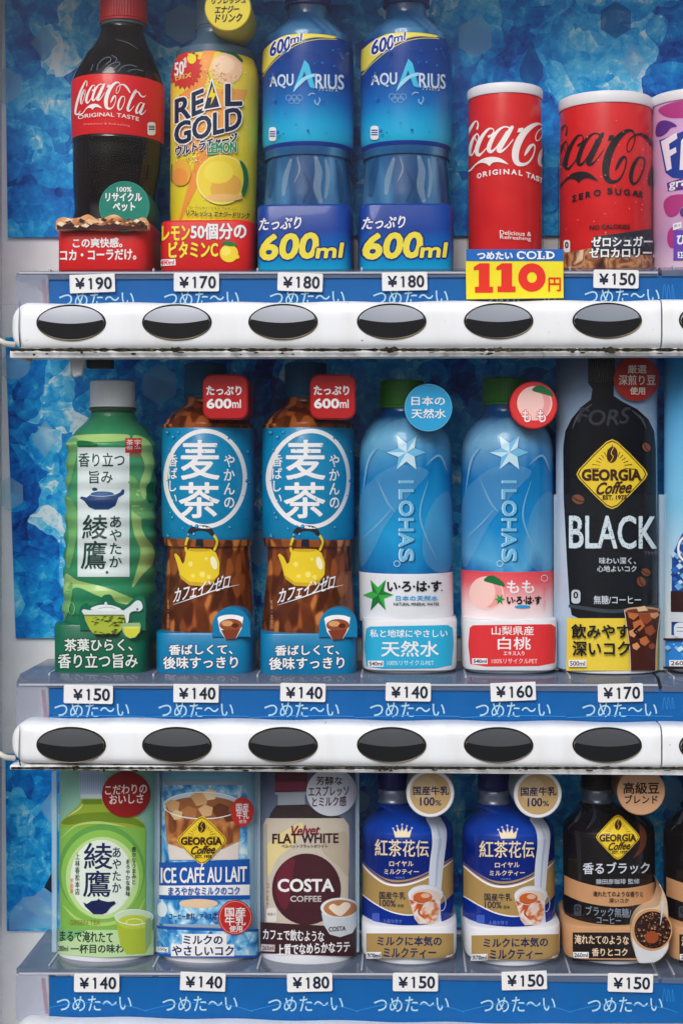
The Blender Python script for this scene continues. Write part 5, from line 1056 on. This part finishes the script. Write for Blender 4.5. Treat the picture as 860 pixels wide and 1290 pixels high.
A.ell(406, 757, 76, 86, RB); A.ring(406, 757, 70, 80, 3, mat((230, 150, 140))); A.text('国産', 362, 708, 452, 752, WHITE, b=1.2); A.text('牛乳', 362, 752, 452, 796, WHITE, b=1.2); A.text('使用', 382, 798, 438, 828, WHITE, b=1)
card_thing('iced_milk_coffee_card', 'small printed card of a light blue iced milk coffee can with yellow diamond logo', 'display card', 259.5, 2, 200, 320, 971, 1201, grad([(970, (110, 176, 206)), (1060, (170, 206, 224)), (1204, (150, 200, 230))], .35), A)

A = Art(320, 960, 3.907); MAR = mat((70, 26, 36), .3); CRM = mat((202, 192, 176), .35)
A.poly([(104, 40), (262, 40), (262, 140), (104, 152)], mat((84, 24, 44), .3)); A.rect(104, 96, 262, 140, mat((122, 40, 66), .3)); A.rect(104, 148, 262, 160, mat((150, 156, 168))); A.poly([(118, 160), (250, 160), (250, 210), (118, 214)], mat((150, 160, 172)))
A.poly([(112, 212), (258, 208), (330, 250), (420, 268), (442, 290), (70, 290), (84, 250)], mat((54, 42, 44), .25))
A.poly([(62, 276), (440, 276), (464, 310), (466, 370), (460, 700), (458, 810), (56, 810), (56, 700), (50, 370), (48, 310)], CRM); A.poly([(60, 420), (150, 340), (240, 300), (200, 400), (120, 470), (70, 560)], mat((226, 210, 150)), True); A.poly([(330, 420), (440, 340), (462, 420), (460, 560), (420, 520)], mat((190, 176, 156)), True); A.poly([(48, 310), (66, 300), (72, 700), (60, 800), (52, 700)], mat((176, 166, 150)))
A.ell(258, 625, 168, 176, MAR); A.poly(crom([(120, 540), (160, 490), (200, 480), (190, 560), (170, 700), (140, 720), (108, 640)], closed=True).tolist(), mat((104, 30, 48), .3))
A.text('COSTA', 120, 576, 390, 636, WHITE, b=4.5); A.text('COFFEE', 180, 658, 330, 686, mat((200, 196, 194)), b=1.6); A.text('Velvet', 180, 312, 322, 358, mat((130, 30, 56)), b=3.4, shear=.25, sk=-.04); A.text('FLAT WHITE', 94, 352, 412, 398, mat((60, 30, 34)), b=3.4, sk=-.01); A.text('ベルベットフラットホワイト', 138, 405, 360, 423, mat((60, 30, 34)), b=.8)
A.vtext('コーヒー', 62, 592, 80, 712, mat((110, 100, 90))); A.rect(66, 716, 114, 786, mat((226, 222, 214)), r=12); A.text('無果汁', 70, 740, 110, 756, MAR)
A.poly([(24, 786), (502, 812), (502, 956), (24, 938)], mat((58, 24, 30), .35)); A.text('カフェで飲むような', 50, 824, 343, 878, WHITE, b=1.4, sk=.04); A.text('上質でなめらかなラテ', 116, 888, 466, 942, WHITE, b=2, sk=-.05); A.rect(40, 896, 106, 930, mat((200, 190, 190)), rot=3); A.text('265ml', 46, 903, 100, 924, MAR, b=.8)
A.poly([(330, 740), (500, 700), (500, 800), (478, 840), (420, 860), (370, 846), (342, 800)], mat((206, 214, 222), .25)); A.ell(418, 716, 92, 50, mat((226, 230, 234), .25)); A.ell(420, 718, 80, 42, mat((186, 126, 76), .3)); A.poly([(420, 756), (372, 724), (368, 706), (388, 696), (412, 706), (440, 688), (466, 696), (464, 716)], mat((240, 226, 206)), True); A.text('COSTA', 366, 808, 446, 830, MAR, b=1.6, sk=-.06)
A.ell(378, 146, 120, 118, mat((206, 210, 222), .4)); A.text('芳醇な', 306, 70, 430, 110, MAR, b=1.6); A.text('エスプレッソ', 268, 116, 460, 166, MAR, b=1.6, sk=-.03); A.text('とミルク感', 286, 168, 448, 216, MAR, b=1.6, sk=-.03)
card_thing('latte_card', 'small printed card of a cream latte bottle with a large maroon circle', 'display card', 387, 2, 326.5, 447.5, 968, 1201, grad([(968, (70, 84, 110)), (1080, (116, 128, 152)), (1204, (100, 110, 134))], .35), A)

def short_bottle(T, cx, capx, mb, mc, ring_m, top=977):
    pr = [(1013, capx, 20), (1018, capx + .5, 24), (1025, cx - .5, 33), (1034, cx, 43), (1042, cx, 50.5), (1050, cx, 55.5), (1056, cx, 57), (1064, cx, 57.6), (1120, cx + .3, 57.6), (1160, cx + .5, 57.8), (1196, cx + .5, 55)]
    L = Lathe(pr, 88, smooth=4); b = L
    cap(T, capx, 20, 966, 996, mc)
    make('cap_ring', T, Lathe([(996, capx, 19), (998, capx, 20), (1003, capx, 20), (1005, capx, 18.6), (1010, capx, 18.8), (1013, capx, 20.4)], 88), ring_m)
    return L
NVB = grad([(1013, (14, 44, 130)), (1045, (16, 66, 172)), (1070, (2, 28, 112)), (1168, (4, 44, 144))], .24, coat=.5, noise=.25, nscale=20, name='royal_blue_print')
T = thing('milk_tea_bottle', 'left one of two royal blue milk tea bottles beside the maroon latte card', 'bottle', at(514, fpy(2, 88), 88), 'royal blue milk tea bottles')
L = short_bottle(T, 513, 495.5, NVB, mat((20, 26, 96), .3, coat=.3), mat((150, 160, 180), .25, metal=.6))
A = Art(445, 960, 3.907); PGD = mat((230, 214, 180)); GDB = mat((170, 140, 84), .32)
up = crom([(36, 476), (90, 530), (160, 572), (240, 580), (320, 560), (400, 520), (460, 484), (496, 462)], 6); lo = crom([(496, 640), (440, 690), (360, 736), (290, 752), (220, 744), (140, 712), (80, 676), (36, 640)], 6)
A.poly(list(up) + list(lo), GDB)
A.stroke([(36, 494), (90, 552), (160, 598), (240, 606), (320, 586), (400, 546), (496, 476)], [6, 8, 10, 10, 8, 6, 4], WHITE); A.stroke([(36, 482), (100, 544), (180, 590), (260, 590), (340, 562), (420, 516), (496, 468)], [5, 6, 6, 6, 6, 5, 4], mat((20, 40, 140))); A.stroke([(36, 644), (100, 692), (180, 734), (260, 752), (330, 748)], [4, 6, 6, 6, 2], WHITE)
A.poly(crom([(356, 272), (380, 330), (386, 400), (376, 480), (370, 560), (372, 640), (378, 720), (384, 790), (376, 826), (450, 826), (430, 780), (426, 700), (432, 600), (444, 480), (456, 380), (452, 320), (430, 280), (420, 266)], 5, True).tolist(), mat((214, 222, 236), .3)); A.stroke([(405, 300), (424, 380), (412, 480), (404, 600), (400, 720)], [3, 14, 10, 8, 3], mat((176, 190, 220)))
A.poly([(196, 330), (206, 370), (276, 370), (287, 328), (266, 346), (262, 318), (246, 342), (240, 310), (232, 342), (216, 318), (214, 346)], PGD)
for x, y in ((196, 326), (215, 314), (240, 306), (263, 314), (287, 324)): A.ell(x, y, 4.5, 4.5, PGD, n=12)
A.text('紅茶花伝', 108, 382, 368, 464, PGD, b=1.4, sk=.02); A.text('ロイヤル', 178, 486, 294, 512, PGD, b=.8); A.text('ミルクティー', 153, 526, 320, 552, PGD, b=.8); A.text('ROYAL MILK TEA', 208, 564, 252, 572, mat((120, 150, 220))); A.text('国産牛乳', 130, 638, 256, 674, INK, b=.9, sk=.02); A.text('100%', 132, 678, 208, 710, INK, b=1, sk=.05); A.text('使用', 216, 698, 246, 714, INK, sk=.03)
A.rect(96, 742, 132, 786, mat((60, 90, 180)), r=8); A.text('上品な甘さ', 148, 772, 238, 790, mat((110, 140, 210)), sk=.03)
A.poly([(270, 664), (428, 664), (412, 770), (390, 796), (320, 796), (300, 770)], mat((216, 196, 190), .2)); A.ell(352, 650, 82, 46, mat((222, 226, 236), .2)); A.ell(352, 660, 72, 36, mat((222, 204, 192), .25)); rg = random.Random(31)
A.poly([(276, 676), (424, 676), (410, 766), (390, 790), (322, 790), (304, 766)], TWP); A.ell(338, 664, 46, 26, mat((196, 96, 44), .3)); A.ell(352, 656, 22, 12, mat((224, 180, 150), .3)); A.stroke([(300, 676), (330, 700), (320, 740), (350, 770)], [4, 14, 10, 3], mat((186, 84, 36), .3))
A.ring(352, 650, 84, 48, 3, mat((200, 210, 226))); A.ring(428, 690, 22, 42, 4, mat((190, 200, 220)), a0=-100, a1=110)
make('body', T, L, NVB, A)
A = Art(445, 960, 3.907); A.rect(64, 843, 492, 966, GDB); A.text('ミルクに本気の', 118, 858, 432, 904, NAVY, b=2.4); A.text('ミルクティー', 148, 914, 405, 962, NAVY, b=2.4); A.rect(64, 934, 136, 967, WHITE); A.text('270ml', 70, 942, 132, 961, NAVY, b=1)
make('base_card', T, Lathe([(1166, 515, 58), (1168, 515, 60.2), (1171, 515, 61), (1203, 515, 60.8), (1207, 515, 60), (1208, 515, 58)], 88, 4.5, 1.04, ref=27, seg=96), mat((226, 228, 234), .3, coat=.3), A)
foot(T, 2, 516, 56, mat((228, 230, 234), .3, coat=.3), h=10)
disc(T, 541.7, 999.7, 30.2, 12, 84, WHITE, Art(445, 960, 3.907).ell(378, 155, 100, 100, mat((198, 166, 116), .35)).ell(350, 130, 60, 60, mat((210, 184, 140), .35)).text('国産牛乳', 294, 120, 468, 162, NAVY, b=2).text('100', 328, 174, 398, 214, NAVY, b=2.2).text('%', 402, 188, 432, 214, NAVY, b=1), mat((170, 172, 180), .4))
copy_tree(T, 128.8 * pxs(580, 50), 'right one of two royal blue milk tea bottles beside the black coffee bottle')

BLK = mat((22, 18, 20), .16, coat=.5, name='black_bottle_print')
T = thing('black_coffee_bottle', 'short black coffee bottle with a tan band, yellow diamond logo and tan disc', 'bottle', at(767, fpy(2, 88), 88), 'short black coffee bottles')
L = short_bottle(T, 766, 752, BLK, mat((24, 20, 22), .35), mat((120, 130, 148), .25, metal=.6))
A = Art(700, 960, 3.906); TANB = mat((196, 148, 106), .35)
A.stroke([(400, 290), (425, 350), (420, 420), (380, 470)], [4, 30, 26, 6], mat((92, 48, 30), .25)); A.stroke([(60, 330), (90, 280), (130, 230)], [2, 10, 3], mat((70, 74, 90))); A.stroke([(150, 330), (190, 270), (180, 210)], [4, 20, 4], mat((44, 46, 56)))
up = crom([(24, 548), (120, 590), (240, 616), (340, 620), (430, 606), (504, 582)], 6); lo = crom([(504, 668), (430, 694), (340, 710), (240, 708), (120, 684), (24, 640)], 6); A.poly(list(up) + list(lo), TANB)
A.stroke([(24, 730), (100, 780), (220, 812), (340, 816), (420, 800)], [2, 6, 7, 6, 2], mat((150, 110, 80)))
diamond_logo(A, 303, 369, 106, 110, .8); LB = mat((206, 214, 226)); A.text('香るブラック', 136, 492, 452, 548, LB, b=1.6, sk=-.01); A.text('猿田彦珈琲 監修', 198, 573, 405, 598, mat((176, 184, 196)), b=.8, sk=-.01)
A.text('淹れたてのような香りと', 184, 634, 422, 660, mat((46, 28, 20)), b=.8); A.text('深いコク', 260, 668, 352, 690, mat((46, 28, 20)), b=.8); LGY = mat((130, 140, 156)); A.text('ブラック無糖/', 150, 712, 364, 758, LGY, b=.8, sk=.06); A.text('コーヒー', 202, 760, 316, 792, LGY, b=.8, sk=.04); A.rect(94, 698, 130, 756, mat((60, 66, 78)), r=10); A.text('0', 102, 706, 121, 734, BLK, b=1)
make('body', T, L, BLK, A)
A = Art(700, 960, 3.906); A.rect(82, 838, 400, 978, mat((34, 24, 24), .35)); A.text('淹れたてのような', 92, 852, 356, 896, mat((226, 200, 170)), b=1.6, sk=.02); A.text('香りとコク', 176, 916, 350, 954, mat((226, 200, 170)), b=1.8); A.rect(84, 934, 160, 964, WHITE); A.text('260ml', 90, 939, 155, 959, BLACK, b=.8)
make('base_card', T, Lathe([(1166, 772.5, 59), (1168, 772.5, 61.2), (1171, 772.5, 62), (1205, 772.5, 61.6), (1209, 772.5, 61), (1210, 772.5, 59)], 88, 5, 1.04, ref=27, seg=96), TANB, A)
foot(T, 2, 769, 55, mat((228, 230, 234), .3, coat=.4), h=9)
A = Art(700, 960, 3.906); rg = random.Random(41); A.poly([(374, 860), (390, 950), (408, 988), (480, 986), (518, 964), (548, 918), (552, 870)], mat((206, 210, 214), .25)); A.ell(470, 826, 100, 104, TANB, a=-10); A.ell(474, 826, 90, 92, mat((44, 22, 14), .25), a=-10)
for k in range(120):
    r_, t = 88 * math.sqrt(rg.random()), rg.uniform(0, 6.28); A.ell(474 + r_ * math.cos(t), 826 + r_ * math.sin(t), rg.uniform(2, 7), rg.uniform(2, 6), mat([(96, 54, 34), (140, 92, 62), (64, 34, 22), (176, 134, 100)][k % 4], .3), n=7)
A.ell(470, 862, 34, 30, mat((150, 70, 34), .3)); A.stroke([(524, 690), (520, 740), (512, 800)], [16, 9, 3], mat((190, 196, 204), .2)); 
cup = [(378, 780), (400, 744), (440, 722), (490, 716), (510, 690), (520, 640), (505, 596), (530, 640), (546, 690), (552, 760), (556, 860), (552, 920), (520, 966), (480, 988), (408, 990), (392, 950), (372, 890), (368, 830)]
cp = (crom(cup, 3, True)) / 3.906 + np.array([700, 960])
make('cup_relief', T, Prism([tuple(p) for p in cp], 16, 60, 1.0), mat((206, 180, 150), .3), A)
disc(T, 807, 997, 30.2, 12, 84, mat((206, 160, 122), .4), Art(700, 960, 3.906).text('高級豆', 330, 100, 506, 156, mat((40, 24, 18)), b=2.2).text('ブレンド', 338, 163, 497, 204, mat((40, 24, 18)), b=1.8), mat((140, 100, 74), .4))
copy_tree(T, 129.5 * pxs(830, 50), 'second short black coffee bottle, cut off by the right edge of the photo')
